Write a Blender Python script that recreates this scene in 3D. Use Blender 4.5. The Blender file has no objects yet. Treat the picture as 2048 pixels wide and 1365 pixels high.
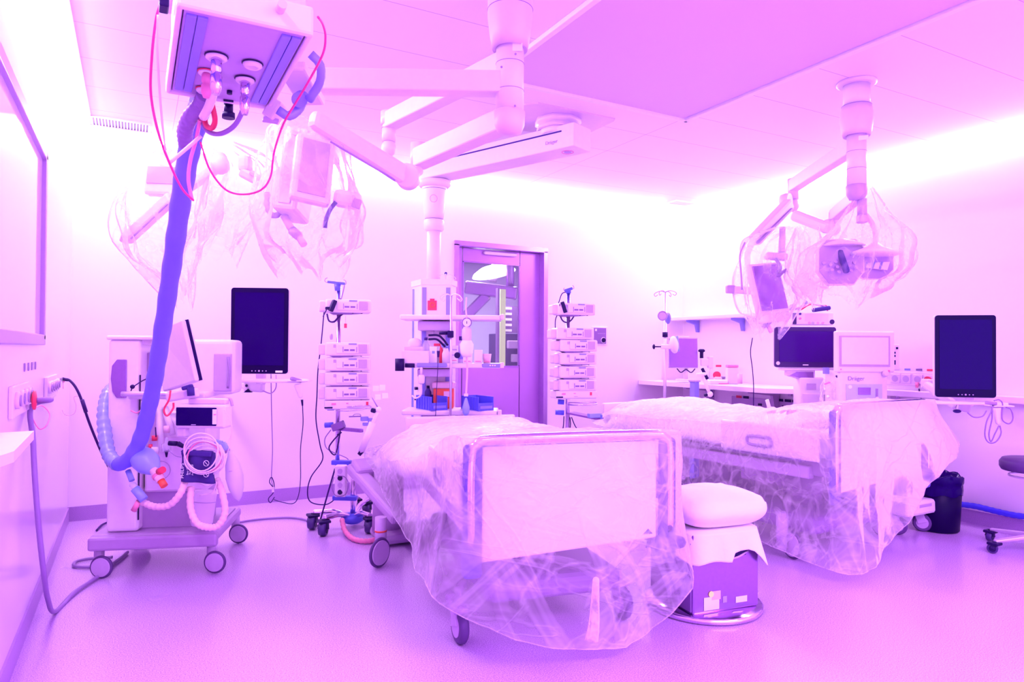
import bpy, bmesh, math, random
from mathutils import Vector, Matrix, noise
random.seed(7)
R = math.radians
V = Vector
# ------------------------------------------------------------------ camera, world, exposure
scene = bpy.context.scene
YAW, PIT, ROL, FPX, CAMH = R(28.74), R(.76), R(.356), 1380.0, 1.25
FW = V((math.sin(YAW)*math.cos(PIT), math.cos(YAW)*math.cos(PIT), math.sin(PIT)))
_r = V((math.cos(YAW), -math.sin(YAW), 0)); _u = _r.cross(FW)
RT = _r*math.cos(ROL) + _u*math.sin(ROL)
UP = -_r*math.sin(ROL) + _u*math.cos(ROL)
cam_d = bpy.data.cameras.new('camera'); cam = bpy.data.objects.new('camera', cam_d)
scene.collection.objects.link(cam); scene.camera = cam
cam_d.sensor_width = 36.0; cam_d.lens = FPX/2048*36.0; cam_d.clip_start = .05
cam.matrix_world = Matrix(((RT.x, UP.x, -FW.x, 0), (RT.y, UP.y, -FW.y, 0), (RT.z, UP.z, -FW.z, CAMH), (0, 0, 0, 1)))
world = bpy.data.worlds.new('world'); scene.world = world; world.use_nodes = True
world.node_tree.nodes['Background'].inputs[0].default_value = (.72, .42, 1.0, 1)
world.node_tree.nodes['Background'].inputs[1].default_value = 1.3
scene.view_settings.view_transform = 'Standard'; scene.view_settings.look = 'None'
scene.view_settings.exposure = 1.24; scene.view_settings.gamma = 1.0
scene.view_settings.use_curve_mapping = False
scene.cycles.max_bounces = 9; scene.cycles.diffuse_bounces = 5; scene.cycles.glossy_bounces = 4
scene.cycles.transparent_max_bounces = 24; scene.cycles.transmission_bounces = 6
scene.cycles.sample_clamp_indirect = 6.0; scene.cycles.caustics_reflective = False
COVE_COL = (.92, .66, 1.0); COVE_STR = 42.0
FILL_W = 11.0     # unseen violet fill light behind the camera
YB, XL, XR, ZC = 5.88, -.40, 5.42, 2.815

def at(x, y, d):
    """world point seen at photo pixel (x, y) at depth d metres"""
    return V((0, 0, CAMH)) + (FW + RT*((x-1024)/FPX) - UP*((y-682.5)/FPX))*d
def atz(x, y, z):
    q = FW + RT*((x-1024)/FPX) - UP*((y-682.5)/FPX)
    return V((0, 0, CAMH)) + q*((z-CAMH)/q.z)
def aty(x, y, Y):
    q = FW + RT*((x-1024)/FPX) - UP*((y-682.5)/FPX)
    return V((0, 0, CAMH)) + q*(Y/q.y)
def atx(x, y, X):
    q = FW + RT*((x-1024)/FPX) - UP*((y-682.5)/FPX)
    return V((0, 0, CAMH)) + q*(X/q.x)

# ------------------------------------------------------------------ materials
def mat(name, col, rough=.45, metal=0.0, spec=.5, var=.05, scale=30, bump=0.0, coat=0.0, alpha=1.0, trans=0.0, emit=None, estr=0, sheen=0, sub=0):
    m = bpy.data.materials.new(name); m.use_nodes = True
    nt = m.node_tree; b = nt.nodes['Principled BSDF']
    tc = nt.nodes.new('ShaderNodeTexCoord'); nz = nt.nodes.new('ShaderNodeTexNoise')
    nz.inputs['Scale'].default_value = scale; nz.inputs['Detail'].default_value = 3
    nt.links.new(tc.outputs['Object'], nz.inputs['Vector'])
    rp = nt.nodes.new('ShaderNodeMix'); rp.data_type = 'RGBA'
    rp.inputs[6].default_value = (*[c*(1-var) for c in col], 1); rp.inputs[7].default_value = (*[min(1, c*(1+var)) for c in col], 1)
    nt.links.new(nz.outputs['Fac'], rp.inputs[0]); nt.links.new(rp.outputs[2], b.inputs['Base Color'])
    b.inputs['Roughness'].default_value = rough; b.inputs['Metallic'].default_value = metal
    b.inputs['Specular IOR Level'].default_value = spec
    b.inputs['Coat Weight'].default_value = coat; b.inputs['Alpha'].default_value = alpha
    b.inputs['Transmission Weight'].default_value = trans
    if emit: b.inputs['Emission Color'].default_value = (*emit, 1); b.inputs['Emission Strength'].default_value = estr
    if bump:
        bp = nt.nodes.new('ShaderNodeBump'); bp.inputs['Strength'].default_value = bump; bp.inputs['Distance'].default_value = .01
        nt.links.new(nz.outputs['Fac'], bp.inputs['Height']); nt.links.new(bp.outputs[0], b.inputs['Normal'])
    return m
M = {}
M['white'] = mat('white_plastic', (.80, .66, .82), .38)
M['offwhite'] = mat('off_white_plastic', (.74, .55, .78), .42)
M['lilac'] = mat('lilac_grey_plastic', (.50, .33, .60), .45)
M['grey'] = mat('grey_plastic', (.34, .20, .44), .45)
M['midgrey'] = mat('mid_grey_plastic', (.40, .24, .50), .4)
M['dark'] = mat('black_plastic', (.014, .0, .07), .4, spec=.2)
M['screen'] = mat('dark_screen_glass', (.012, .0, .085), .10, spec=.07)
M['screen2'] = mat('blue_screen_glass', (.045, .003, .17), .12, spec=.08)
M['bezel'] = mat('dark_bezel', (.008, .0, .045), .35, spec=.08)
M['paper'] = mat('pale_label', (.85, .80, .88), .6)
M['wscreen'] = mat('pale_screen', (.78, .66, .82), .25)
M['blue'] = mat('blue_plastic', (.10, .10, .72), .4)
M['navy'] = mat('navy_fabric', (.045, .012, .20), .8, bump=.3)
M['lblue'] = mat('light_blue_plastic', (.27, .32, .80), .4)
M['sblue'] = mat('blue_grey_plastic', (.26, .22, .72), .4)
M['hose'] = mat('blue_hose_wrap', (.17, .145, .85), .55, bump=.6, scale=9, var=.12)
M['red'] = mat('red_plastic', (.75, .03, .10), .4)
M['orange'] = mat('orange_plastic', (.85, .10, .06), .4)
M['pink'] = mat('pink_plastic', (.80, .22, .42), .45)
M['pinkcord'] = mat('red_tube', (.78, .04, .25), .4)
M['palepink'] = mat('pale_pink_plastic', (.80, .50, .62), .5)
M['yellow'] = mat('yellow_sticker', (.95, .95, .25), .6)
M['green'] = mat('yellow_green_paint', (.70, .95, .35), .6)
M['chrome'] = mat('polished_chrome', (.72, .55, .80), .14, metal=1.0, var=.03)
M['steel'] = mat('brushed_steel', (.36, .17, .52), .26, metal=.85, var=.10, scale=60)
M['alu'] = mat('satin_aluminium', (.72, .58, .80), .3, metal=.6)
M['rubber'] = mat('dark_rubber', (.10, .035, .19), .6)
M['wheel'] = mat('navy_wheel', (.05, .015, .16), .4)
M['cable'] = mat('black_cable', (.035, .002, .12), .5, spec=.3)
M['gcable'] = mat('grey_cable', (.28, .15, .42), .5)
M['wcable'] = mat('white_cable', (.80, .62, .80), .45)
M['linen'] = mat('white_linen', (.86, .76, .88), .8, bump=.5, scale=14, var=.03)
M['vinyl'] = mat('grey_vinyl', (.22, .10, .34), .5)
M['cushion'] = mat('dark_cushion', (.075, .025, .15), .45)

def glassmat(name, col, alpha, rough=.05):
    m = bpy.data.materials.new(name); m.use_nodes = True; nt = m.node_tree
    nt.nodes.clear(); out = nt.nodes.new('ShaderNodeOutputMaterial')
    tr = nt.nodes.new('ShaderNodeBsdfTransparent'); pr = nt.nodes.new('ShaderNodeBsdfPrincipled')
    pr.inputs['Base Color'].default_value = (*col, 1); pr.inputs['Roughness'].default_value = rough
    mx = nt.nodes.new('ShaderNodeMixShader'); nz = nt.nodes.new('ShaderNodeTexNoise'); nz.inputs['Scale'].default_value = 6
    mr = nt.nodes.new('ShaderNodeMapRange'); mr.inputs[3].default_value = alpha*.85; mr.inputs[4].default_value = alpha*1.15
    tc = nt.nodes.new('ShaderNodeTexCoord'); nt.links.new(tc.outputs['Object'], nz.inputs['Vector'])
    nt.links.new(nz.outputs['Fac'], mr.inputs[0]); nt.links.new(mr.outputs[0], mx.inputs[0])
    nt.links.new(tr.outputs[0], mx.inputs[1]); nt.links.new(pr.outputs[0], mx.inputs[2]); nt.links.new(mx.outputs[0], out.inputs[0])
    return m
M['pane'] = glassmat('window_glass', (.5, .4, .7), .09)
M['glass'] = glassmat('clear_plastic', (.7, .6, .85), .35)
M['bagblue'] = glassmat('pale_blue_silicone', (.30, .36, .85), .80, .3)
M['bluefilm'] = glassmat('blue_wrapped_hose_film', (.35, .40, .85), .75, .15)
M['bagwhite'] = glassmat('pale_silicone', (.74, .62, .84), .72, .3)

def filmmat(name, lo, hi, sc=(1, 1, 1), tint=(.93, .80, .95)):
    """thin wrinkled polythene: clear film with whiter creases and a gloss"""
    m = bpy.data.materials.new(name); m.use_nodes = True; nt = m.node_tree; nt.nodes.clear(); N = nt.nodes.new; L = nt.links.new
    out = N('ShaderNodeOutputMaterial'); tr = N('ShaderNodeBsdfTransparent'); pr = N('ShaderNodeBsdfPrincipled')
    tl = N('ShaderNodeBsdfTranslucent'); tl.inputs[0].default_value = (*tint, 1)
    pr.inputs['Base Color'].default_value = (*tint, 1); pr.inputs['Roughness'].default_value = .28
    tc = N('ShaderNodeTexCoord'); acc = None
    # straight creases in three directions: stretched noise, ridged
    for k, (rot, st, w) in enumerate((((.35, .45, .2), 4.0, .5), ((-.55, -.75, .3), 5.5, .42), ((.9, 1.2, .5), 7.5, .30))):
        m0 = N('ShaderNodeMapping'); m0.inputs['Rotation'].default_value = rot; L(tc.outputs['Object'], m0.inputs['Vector'])
        mp = N('ShaderNodeMapping'); mp.inputs['Scale'].default_value = (st*sc[0], st*sc[1], .8*sc[2])
        n1 = N('ShaderNodeTexNoise'); n1.inputs['Scale'].default_value = 1.0; n1.inputs['Detail'].default_value = 3; n1.inputs['Distortion'].default_value = .8
        L(m0.outputs[0], mp.inputs['Vector']); L(mp.outputs[0], n1.inputs['Vector'])
        sb = N('ShaderNodeMath'); sb.operation = 'SUBTRACT'; sb.inputs[1].default_value = .5; L(n1.outputs['Fac'], sb.inputs[0])
        ab = N('ShaderNodeMath'); ab.operation = 'ABSOLUTE'; L(sb.outputs[0], ab.inputs[0])
        mr = N('ShaderNodeMapRange'); mr.inputs[1].default_value = 0; mr.inputs[2].default_value = .05; mr.inputs[3].default_value = w; mr.inputs[4].default_value = 0; L(ab.outputs[0], mr.inputs[0])
        if acc is None: acc = mr
        else:
            a2 = N('ShaderNodeMath'); a2.operation = 'ADD'; L(acc.outputs[0], a2.inputs[0]); L(mr.outputs[0], a2.inputs[1]); acc = a2
    n2 = N('ShaderNodeTexNoise'); n2.inputs['Scale'].default_value = 1.7; n2.inputs['Detail'].default_value = 2; L(tc.outputs['Object'], n2.inputs['Vector'])
    ml = N('ShaderNodeMath'); ml.operation = 'MULTIPLY'; L(acc.outputs[0], ml.inputs[0]); L(n2.outputs['Fac'], ml.inputs[1])
    mr = N('ShaderNodeMapRange'); mr.inputs[1].default_value = 0; mr.inputs[2].default_value = .42; mr.inputs[3].default_value = lo; mr.inputs[4].default_value = hi; L(ml.outputs[0], mr.inputs[0])
    fr = N('ShaderNodeFresnel'); fr.inputs[0].default_value = 1.22
    ad = N('ShaderNodeMath'); ad.operation = 'ADD'; ad.use_clamp = True; L(mr.outputs[0], ad.inputs[0]); L(fr.outputs[0], ad.inputs[1])
    bp = N('ShaderNodeBump'); bp.inputs['Strength'].default_value = .5; bp.inputs['Distance'].default_value = .02; L(acc.outputs[0], bp.inputs['Height'])
    L(bp.outputs[0], pr.inputs['Normal'])
    m2 = N('ShaderNodeMixShader'); m2.inputs[0].default_value = .5; L(pr.outputs[0], m2.inputs[1]); L(tl.outputs[0], m2.inputs[2])
    mx = N('ShaderNodeMixShader'); L(ad.outputs[0], mx.inputs[0]); L(tr.outputs[0], mx.inputs[1]); L(m2.outputs[0], mx.inputs[2]); L(mx.outputs[0], out.inputs[0])
    return m
M['film'] = filmmat('dust_sheet_film', .22, .62)
M['film_thin'] = filmmat('thin_cover_film', .05, .34, (1, 1, .6))

# ------------------------------------------------------------------ mesh builder
def chain(o):
    m = Matrix.Identity(4)
    while o is not None:
        m = o.matrix_basis @ m; o = o.parent
    return m
def crom(pts, n=8, closed=False):
    P = [V(p) for p in pts]; out = []
    if len(P) < 3: return P
    m = len(P); seg = m if closed else m-1
    for i in range(seg):
        p0 = P[(i-1) % m] if (closed or i > 0) else P[0]*2-P[1]
        p1 = P[i]; p2 = P[(i+1) % m]
        p3 = P[(i+2) % m] if (closed or i+2 < m) else P[-1]*2-P[-2]
        for k in range(n):
            t = k/n
            out.append(.5*((2*p1)+(p2-p0)*t+(2*p0-5*p1+4*p2-p3)*t*t+(3*p1-p0-3*p2+p3)*t*t*t))
    if not closed: out.append(P[-1])
    return out
def frame_of(d):
    d = V(d).normalized(); a = V((0, 0, 1)) if abs(d.z) < .95 else V((1, 0, 0))
    x = a.cross(d).normalized(); return x, d.cross(x)
class MB:
    def __init__(s): s.bm = bmesh.new(); s.T = None
    def _fin(s, vs, T=None):
        T = T if T is not None else s.T
        if T is not None: bmesh.ops.transform(s.bm, matrix=T, verts=vs)
        return vs
    def box(s, c, d, bev=0, rot=None, seg=2):
        g = bmesh.ops.create_cube(s.bm, size=1.0); vs = g['verts']
        mt = Matrix.Translation(V(c)) @ (rot.to_4x4() if rot is not None else Matrix.Identity(4)) @ Matrix.Diagonal((*d, 1))
        bmesh.ops.transform(s.bm, matrix=mt, verts=vs)
        if bev > 0:
            b = min(bev, min(d)*.49); es = list({e for v in vs for e in v.link_edges})
            r = bmesh.ops.bevel(s.bm, geom=es, offset=b, segments=seg, profile=.5, affect='EDGES')
            vs = [v for v in r['verts']] + [v for v in vs if v.is_valid]
            vs = list({v for v in vs if v.is_valid})
        return s._fin(vs)
    def cyl(s, p0, p1, r0, r1=None, n=20, caps=True):
        r1 = r0 if r1 is None else r1; p0 = V(p0); p1 = V(p1); x, y = frame_of(p1-p0); vs = []
        rings = []
        for p, r in ((p0, r0), (p1, r1)):
            rings.append([s.bm.verts.new(p+(x*math.cos(2*math.pi*i/n)+y*math.sin(2*math.pi*i/n))*r) for i in range(n)])
        for i in range(n):
            f = s.bm.faces.new((rings[0][i], rings[0][(i+1) % n], rings[1][(i+1) % n], rings[1][i])); f.smooth = True
        if caps: s.bm.faces.new(rings[0][::-1]); s.bm.faces.new(rings[1])
        return s._fin(rings[0]+rings[1])
    def lathe(s, prof, o=(0, 0, 0), axis=(0, 0, 1), n=28, caps=True):
        o = V(o); ax = V(axis).normalized(); x, y = frame_of(ax); rings = []
        for r, h in prof:
            rings.append([s.bm.verts.new(o+ax*h+(x*math.cos(2*math.pi*i/n)+y*math.sin(2*math.pi*i/n))*max(r, 1e-4)) for i in range(n)])
        for a, b in zip(rings, rings[1:]):
            for i in range(n):
                f = s.bm.faces.new((a[i], a[(i+1) % n], b[(i+1) % n], b[i])); f.smooth = True
        if caps: s.bm.faces.new(rings[0][::-1]); s.bm.faces.new(rings[-1])
        return s._fin([v for r in rings for v in r])
    def tube(s, pts, r, n=8, smooth=8, closed=False, rf=None):
        P = crom(pts, smooth, closed) if smooth else [V(p) for p in pts]
        rings = []; x = None; m = len(P)
        for k, p in enumerate(P):
            d = (P[(k+1) % m]-P[(k-1) % m]) if closed else (P[min(k+1, m-1)]-P[max(k-1, 0)])
            if d.length < 1e-7: d = V((0, 0, 1))
            d.normalize()
            if x is None: x, y = frame_of(d)
            else:
                x = (x-d*x.dot(d)); x = x.normalized() if x.length > 1e-6 else frame_of(d)[0]
                y = d.cross(x)
            rr = rf(k/(m-1), k) if rf else r
            rings.append([s.bm.verts.new(p+(x*math.cos(2*math.pi*i/n)+y*math.sin(2*math.pi*i/n))*rr) for i in range(n)])
        for a, b in list(zip(rings, rings[1:]))+([(rings[-1], rings[0])] if closed else []):
            for i in range(n):
                f = s.bm.faces.new((a[i], a[(i+1) % n], b[(i+1) % n], b[i])); f.smooth = True
        if not closed: s.bm.faces.new(rings[0][::-1]); s.bm.faces.new(rings[-1])
        return s._fin([v for r in rings for v in r])
    def bar(s, p0, p1, w, h, bev=0, up=(0, 0, 1), w1=None, h1=None):
        """box-section bar between two points, tapering"""
        p0 = V(p0); p1 = V(p1); d = (p1-p0).normalized(); sd = d.cross(V(up))
        sd = sd.normalized() if sd.length > 1e-5 else V((1, 0, 0)); u = sd.cross(d); vs = []
        rs = []
        for p, ww, hh in ((p0, w, h), (p1, w1 or w, h1 or h)):
            rs.append([s.bm.verts.new(p+sd*a*ww/2+u*b*hh/2) for a, b in ((-1, -1), (1, -1), (1, 1), (-1, 1))])
        for i in range(4): s.bm.faces.new((rs[0][i], rs[0][(i+1) % 4], rs[1][(i+1) % 4], rs[1][i]))
        s.bm.faces.new(rs[0][::-1]); s.bm.faces.new(rs[1]); vs = rs[0]+rs[1]
        if bev:
            es = list({e for v in vs for e in v.link_edges})
            r = bmesh.ops.bevel(s.bm, geom=es, offset=bev, segments=2, profile=.5, affect='EDGES')
            vs = list({v for v in list(r['verts'])+vs if v.is_valid})
        return s._fin(vs)
    def ball(s, c, r, sc=(1, 1, 1), n=16, rot=None):
        g = bmesh.ops.create_uvsphere(s.bm, u_segments=n, v_segments=max(6, n//2), radius=r)
        mt = Matrix.Translation(V(c)) @ (rot.to_4x4() if rot is not None else Matrix.Identity(4)) @ Matrix.Diagonal((*sc, 1))
        bmesh.ops.transform(s.bm, matrix=mt, verts=g['verts'])
        for v in g['verts']:
            for f in v.link_faces: f.smooth = True
        return s._fin(g['verts'])
    def prism(s, poly, h, T=None, bev=0):
        """poly in local xz, extruded along +y by h"""
        a = [s.bm.verts.new((p[0], 0, p[1])) for p in poly]; b = [s.bm.verts.new((p[0], h, p[1])) for p in poly]
        n = len(poly); s.bm.faces.new(a); s.bm.faces.new(b[::-1])
        for i in range(n): s.bm.faces.new((a[i], b[i], b[(i+1) % n], a[(i+1) % n]))
        vs = a+b
        if bev:
            es = list({e for v in vs for e in v.link_edges})
            r = bmesh.ops.bevel(s.bm, geom=es, offset=bev, segments=2, profile=.5, affect='EDGES')
            vs = list({v for v in list(r['verts'])+vs if v.is_valid})
        return s._fin(vs, T)
    def poly(s, pts):
        vs = [s.bm.verts.new(p) for p in pts]; s.bm.faces.new(vs); return s._fin(vs)
    def torus(s, c, r, rr, axis=(0, 0, 1), n=32, m=8):
        x, y = frame_of(axis); c = V(c)
        return s.tube([c+(x*math.cos(2*math.pi*i/n)+y*math.sin(2*math.pi*i/n))*r for i in range(n)], rr, m, 0, True)
    def grid(s, rows, closed=False):
        g = [[s.bm.verts.new(p) for p in r] for r in rows]
        for a, b in zip(g, g[1:]):
            m = len(a)
            for i in range(m if closed else m-1):
                f = s.bm.faces.new((a[i], a[(i+1) % m], b[(i+1) % m], b[i])); f.smooth = True
        return s._fin([v for r in g for v in r])
    def build(s, name, m, parent=None, world=True, smooth=False):
        bmesh.ops.recalc_face_normals(s.bm, faces=s.bm.faces)
        me = bpy.data.meshes.new(name); s.bm.to_mesh(me); s.bm.free()
        if world and parent is not None: me.transform(chain(parent).inverted())
        me.materials.append(M[m] if isinstance(m, str) else m)
        if smooth:
            for p in me.polygons: p.use_smooth = True
        o = bpy.data.objects.new(name, me); scene.collection.objects.link(o); o.parent = parent
        return o
def tag(o, label=None, cat=None, group=None, kind=None):
    if label: o['label'] = label
    if cat: o['category'] = cat
    if group: o['group'] = group
    if kind: o['kind'] = kind
    return o
def thing(name, label, cat, loc=(0, 0, 0), rz=0.0, group=None):
    o = bpy.data.objects.new(name, None); scene.collection.objects.link(o); o.empty_display_size = .05
    o.location = loc; o.rotation_euler = (0, 0, rz); o.matrix_basis = Matrix.Translation(V(loc)) @ Matrix.Rotation(rz, 4, 'Z')
    return tag(o, label, cat, group)
def kids(o): return [c for c in bpy.data.objects if c.parent is o]
def dup(o, loc, rz=None, label=None, group=None, par=None):
    c = o.copy(); scene.collection.objects.link(c)
    if par is None:
        rz = o.rotation_euler.z if rz is None else rz
        c.rotation_mode = 'XYZ'; c.matrix_basis = Matrix.Translation(V(loc)) @ Matrix.Rotation(rz, 4, 'Z')
        if label: c['label'] = label
        if group: c['group'] = group
    else: c.parent = par
    for ch in kids(o): dup(ch, None, par=c)
    return c
def B(name, m, parent, f, world=True, smooth=False):
    b = MB(); f(b); return b.build(name, m, parent, world, smooth)
def boxp(name, m, parent, c, d, bev=0, rot=None, world=True):
    b = MB(); b.box(c, d, bev, rot); return b.build(name, m, parent, world)
def cylp(name, m, parent, p0, p1, r, r1=None, n=20, world=True):
    b = MB(); b.cyl(p0, p1, r, r1, n); return b.build(name, m, parent, world)
def tubep(name, m, parent, pts, r, n=8, smooth=8, closed=False, rf=None, world=True):
    b = MB(); b.tube(pts, r, n, smooth, closed, rf); return b.build(name, m, parent, world)
def text(name, s, size, T, m, parent, world=False, ext=.0008):
    cu = bpy.data.curves.new(name, 'FONT'); cu.body = s; cu.size = size; cu.extrude = ext; cu.align_x = 'CENTER'; cu.align_y = 'CENTER'
    o = bpy.data.objects.new('tmp', cu); me = bpy.data.meshes.new_from_object(o)
    bpy.data.objects.remove(o); bpy.data.curves.remove(cu)
    me.transform(T)
    if world and parent is not None: me.transform(chain(parent).inverted())
    me.materials.clear(); me.materials.append(M[m]); ob = bpy.data.objects.new(name, me); scene.collection.objects.link(ob); ob.parent = parent
    return ob
RX90 = Matrix.Rotation(R(90), 4, 'X')     # text standing upright, read from -y
CAMZ = -YAW                               # heading of a thing that faces the camera
# unseen violet area light behind the camera, added as soft fill
ld = bpy.data.lights.new('rear_fill_light', 'AREA'); ld.shape = 'RECTANGLE'; ld.size = 3.0; ld.size_y = 1.2; ld.energy = FILL_W*10; ld.color = (.74,.34,1.0)
lo = bpy.data.objects.new('rear_fill_light', ld); scene.collection.objects.link(lo); lo.location = (2.6, -.6, ZC-.05)
# ------------------------------------------------------------------ setting
def struct(o): o['kind'] = 'structure'; return o
def floor_material():
    m = mat('speckled_vinyl_floor', (.50, .31, .66), .24, var=0, coat=.25); nt = m.node_tree; b = nt.nodes['Principled BSDF']
    tc = nt.nodes.new('ShaderNodeTexCoord'); n = nt.nodes.new('ShaderNodeTexNoise'); n.inputs['Scale'].default_value = 210; n.inputs['Detail'].default_value = 2
    n2 = nt.nodes.new('ShaderNodeTexNoise'); n2.inputs['Scale'].default_value = 2.0
    nt.links.new(tc.outputs['Object'], n.inputs['Vector']); nt.links.new(tc.outputs['Object'], n2.inputs['Vector'])
    cr = nt.nodes.new('ShaderNodeValToRGB'); e = cr.color_ramp.elements
    e[0].position = .34; e[0].color = (.38, .20, .55, 1); e[1].position = .60; e[1].color = (.66, .44, .80, 1)
    nt.links.new(n.outputs['Fac'], cr.inputs[0]); nt.links.new(cr.outputs[0], b.inputs['Base Color'])
    mr = nt.nodes.new('ShaderNodeMapRange'); mr.inputs[3].default_value = .26; mr.inputs[4].default_value = .28
    nt.links.new(n2.outputs['Fac'], mr.inputs[0]); nt.links.new(mr.outputs[0], b.inputs['Roughness'])
    return m
M['floor'] = floor_material()
M['wall'] = mat('wall_paint', (.85, .73, .86), .38, var=.01, scale=3)
M['wallL'] = mat('glossy_wall_panel', (.78, .62, .82), .16, var=.01, scale=3)
def base_material():
    m = mat('speckled_skirting', (.40, .22, .55), .4, var=.35, scale=220); return m
M['base'] = base_material()
M['baseR'] = M['base']
def ceil_material():
    m = mat('ceiling_panels', (.87, .75, .89), .5, var=.01); nt = m.node_tree; b = nt.nodes['Principled BSDF']; N = nt.nodes.new; L = nt.links.new
    tc = N('ShaderNodeTexCoord'); sp = N('ShaderNodeSeparateXYZ'); L(tc.outputs['Object'], sp.inputs[0])
    def line(axis, off, per):
        a = N('ShaderNodeMath'); a.operation = 'SUBTRACT'; L(sp.outputs[axis], a.inputs[0]); a.inputs[1].default_value = off-100*per
        q = N('ShaderNodeMath'); q.operation = 'MODULO'; L(a.outputs[0], q.inputs[0]); q.inputs[1].default_value = per
        c = N('ShaderNodeMath'); c.operation = 'LESS_THAN'; L(q.outputs[0], c.inputs[0]); c.inputs[1].default_value = .005
        return c
    a = line(1, 2.045, .462); c = line(0, 3.225, 3.0); mx = N('ShaderNodeMath'); mx.operation = 'MAXIMUM'; L(a.outputs[0], mx.inputs[0]); L(c.outputs[0], mx.inputs[1])
    mc = N('ShaderNodeMix'); mc.data_type = 'RGBA'; mc.inputs[6].default_value = (.87, .75, .89, 1); mc.inputs[7].default_value = (.60, .40, .66, 1)
    L(mx.outputs[0], mc.inputs[0]); L(mc.outputs[2], b.inputs['Base Color']); return m
M['ceiling'] = ceil_material()
M['flow'] = mat('air_supply_fabric', (.73, .54, .85), .6, var=.02, scale=2)
M['cove'] = mat('violet_led_profile', (.9, .8, .95), .5, emit=COVE_COL, estr=COVE_STR)
YF = -2.2
struct(boxp('floor', 'floor', None, ((XL+XR)/2, (YB+YF)/2, -.05), (XR-XL+.4, YB-YF+.4, .1)))
struct(boxp('ceiling', 'ceiling', None, ((XL+XR)/2, (YB+YF)/2, ZC+.05), (XR-XL+.4, YB-YF+.4, .1)))
struct(boxp('wall_left', 'wallL', None, (XL-.06, (YB+YF)/2, ZC/2), (.12, YB-YF+.3, ZC)))
struct(boxp('wall_right', 'wall', None, (XR+.06, (YB+YF)/2, ZC/2), (.12, YB-YF+.3, ZC)))
# back wall with the door opening
DX0, DX1, DZ = 2.64, 3.585, 2.235
b = MB()
b.box(((XL+DX0)/2, YB+.09, ZC/2), (DX0-XL, .18, ZC)); b.box(((DX1+XR)/2, YB+.09, ZC/2), (XR-DX1, .18, ZC)); b.box(((DX0+DX1)/2, YB+.09, (DZ+ZC)/2), (DX1-DX0, .18, ZC-DZ))
struct(b.build('wall_back', 'wall'))
struct(boxp('baseboard_back', 'base', None, ((XL+DX0-.03)/2, YB-.006, .052), (DX0-.03-XL, .012, .104)))
struct(boxp('baseboard_back', 'base', None, ((DX1+.05+XR)/2, YB-.006, .052), (XR-DX1-.05, .012, .104)))
struct(boxp('baseboard_left', 'base', None, (XL+.004, (YB+YF)/2, .05), (.010, YB-YF, .10)))
struct(boxp('baseboard_right', 'base', None, (XR-.008, (YB+YF)/2, .052), (.016, YB-YF, .104)))
# the light profile that runs round the top of the walls
def cove(name, p0, p1, into):
    """triangular profile in the corner between wall and ceiling"""
    p0 = V(p0); p1 = V(p1); i = V(into); b = MB(); w = .035
    q = [(p0, p1)]; r0 = [p0, p0+i*w, p0-V((0, 0, w))]; r1 = [p1, p1+i*w, p1-V((0, 0, w))]
    v0 = [b.bm.verts.new(p) for p in r0]; v1 = [b.bm.verts.new(p) for p in r1]
    for k in range(3): b.bm.faces.new((v0[k], v0[(k+1) % 3], v1[(k+1) % 3], v1[k]))
    b.bm.faces.new(v0[::-1]); b.bm.faces.new(v1)
    return struct(b.build(name, 'cove'))
cove('trim_1', (XL, YB, ZC), (XR, YB, ZC), (0, -1, 0))
cove('trim_2', (XL, 1.0, ZC), (XL, YB-.03, ZC), (1, 0, 0))
cove('trim_3', (XR, 2.2, ZC), (XR, YB-.03, ZC), (-1, 0, 0))
# aluminium edge strip beside the left light
struct(boxp('trim_4', 'white', None, (XL+.115, 2.6, ZC-.004), (.03, 6.3, .008)))
# air supply field in the ceiling
t = thing('air_supply_ceiling', 'large rectangular purple air supply panel framed in white in the middle of the ceiling', 'ceiling panel', (2.5, 2.0, ZC))
boxp('fabric_panel', 'flow', t, (2.50, 1.15, ZC-.004), (1.42, 4.66, .008))
B('frame', 'paper', t, lambda b: [b.box((2.50, 3.495, ZC-.012), (1.50, .035, .024), .004), b.box((1.77, 1.15, ZC-.012), (.035, 4.7, .024), .004), b.box((3.235, 1.15, ZC-.012), (.035, 4.7, .024), .004)])
# vents
def vent(x0, x1, y0, y1, label, n, slatdir=0):
    t = thing('ceiling_vent', label, 'vent', ((x0+x1)/2, (y0+y1)/2, ZC))
    cx, cy = (x0+x1)/2, (y0+y1)/2
    boxp('backing', 'dark', t, (cx, cy, ZC-.003), (x1-x0-.01, y1-y0-.01, .005))
    B('frame', 'white', t, lambda b: [b.box((cx, y0, ZC-.006), (x1-x0+.02, .012, .012)), b.box((cx, y1, ZC-.006), (x1-x0+.02, .012, .012)), b.box((x0, cy, ZC-.006), (.012, y1-y0, .012)), b.box((x1, cy, ZC-.006), (.012, y1-y0, .012))])
    for k in range(n):
        x = x0+(k+.5)*(x1-x0)/n
        boxp('slat', 'white', t, (x, cy, ZC-.007), ((x1-x0)/n*.45, y1-y0-.012, .008))
vent(-.295, .085, 5.42, 5.62, 'slatted white ceiling vent in the back left corner above the wall', 20)
vent(4.90, 5.16, 5.42, 5.56, 'small rectangular ceiling vent in the back right corner', 12)
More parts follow.
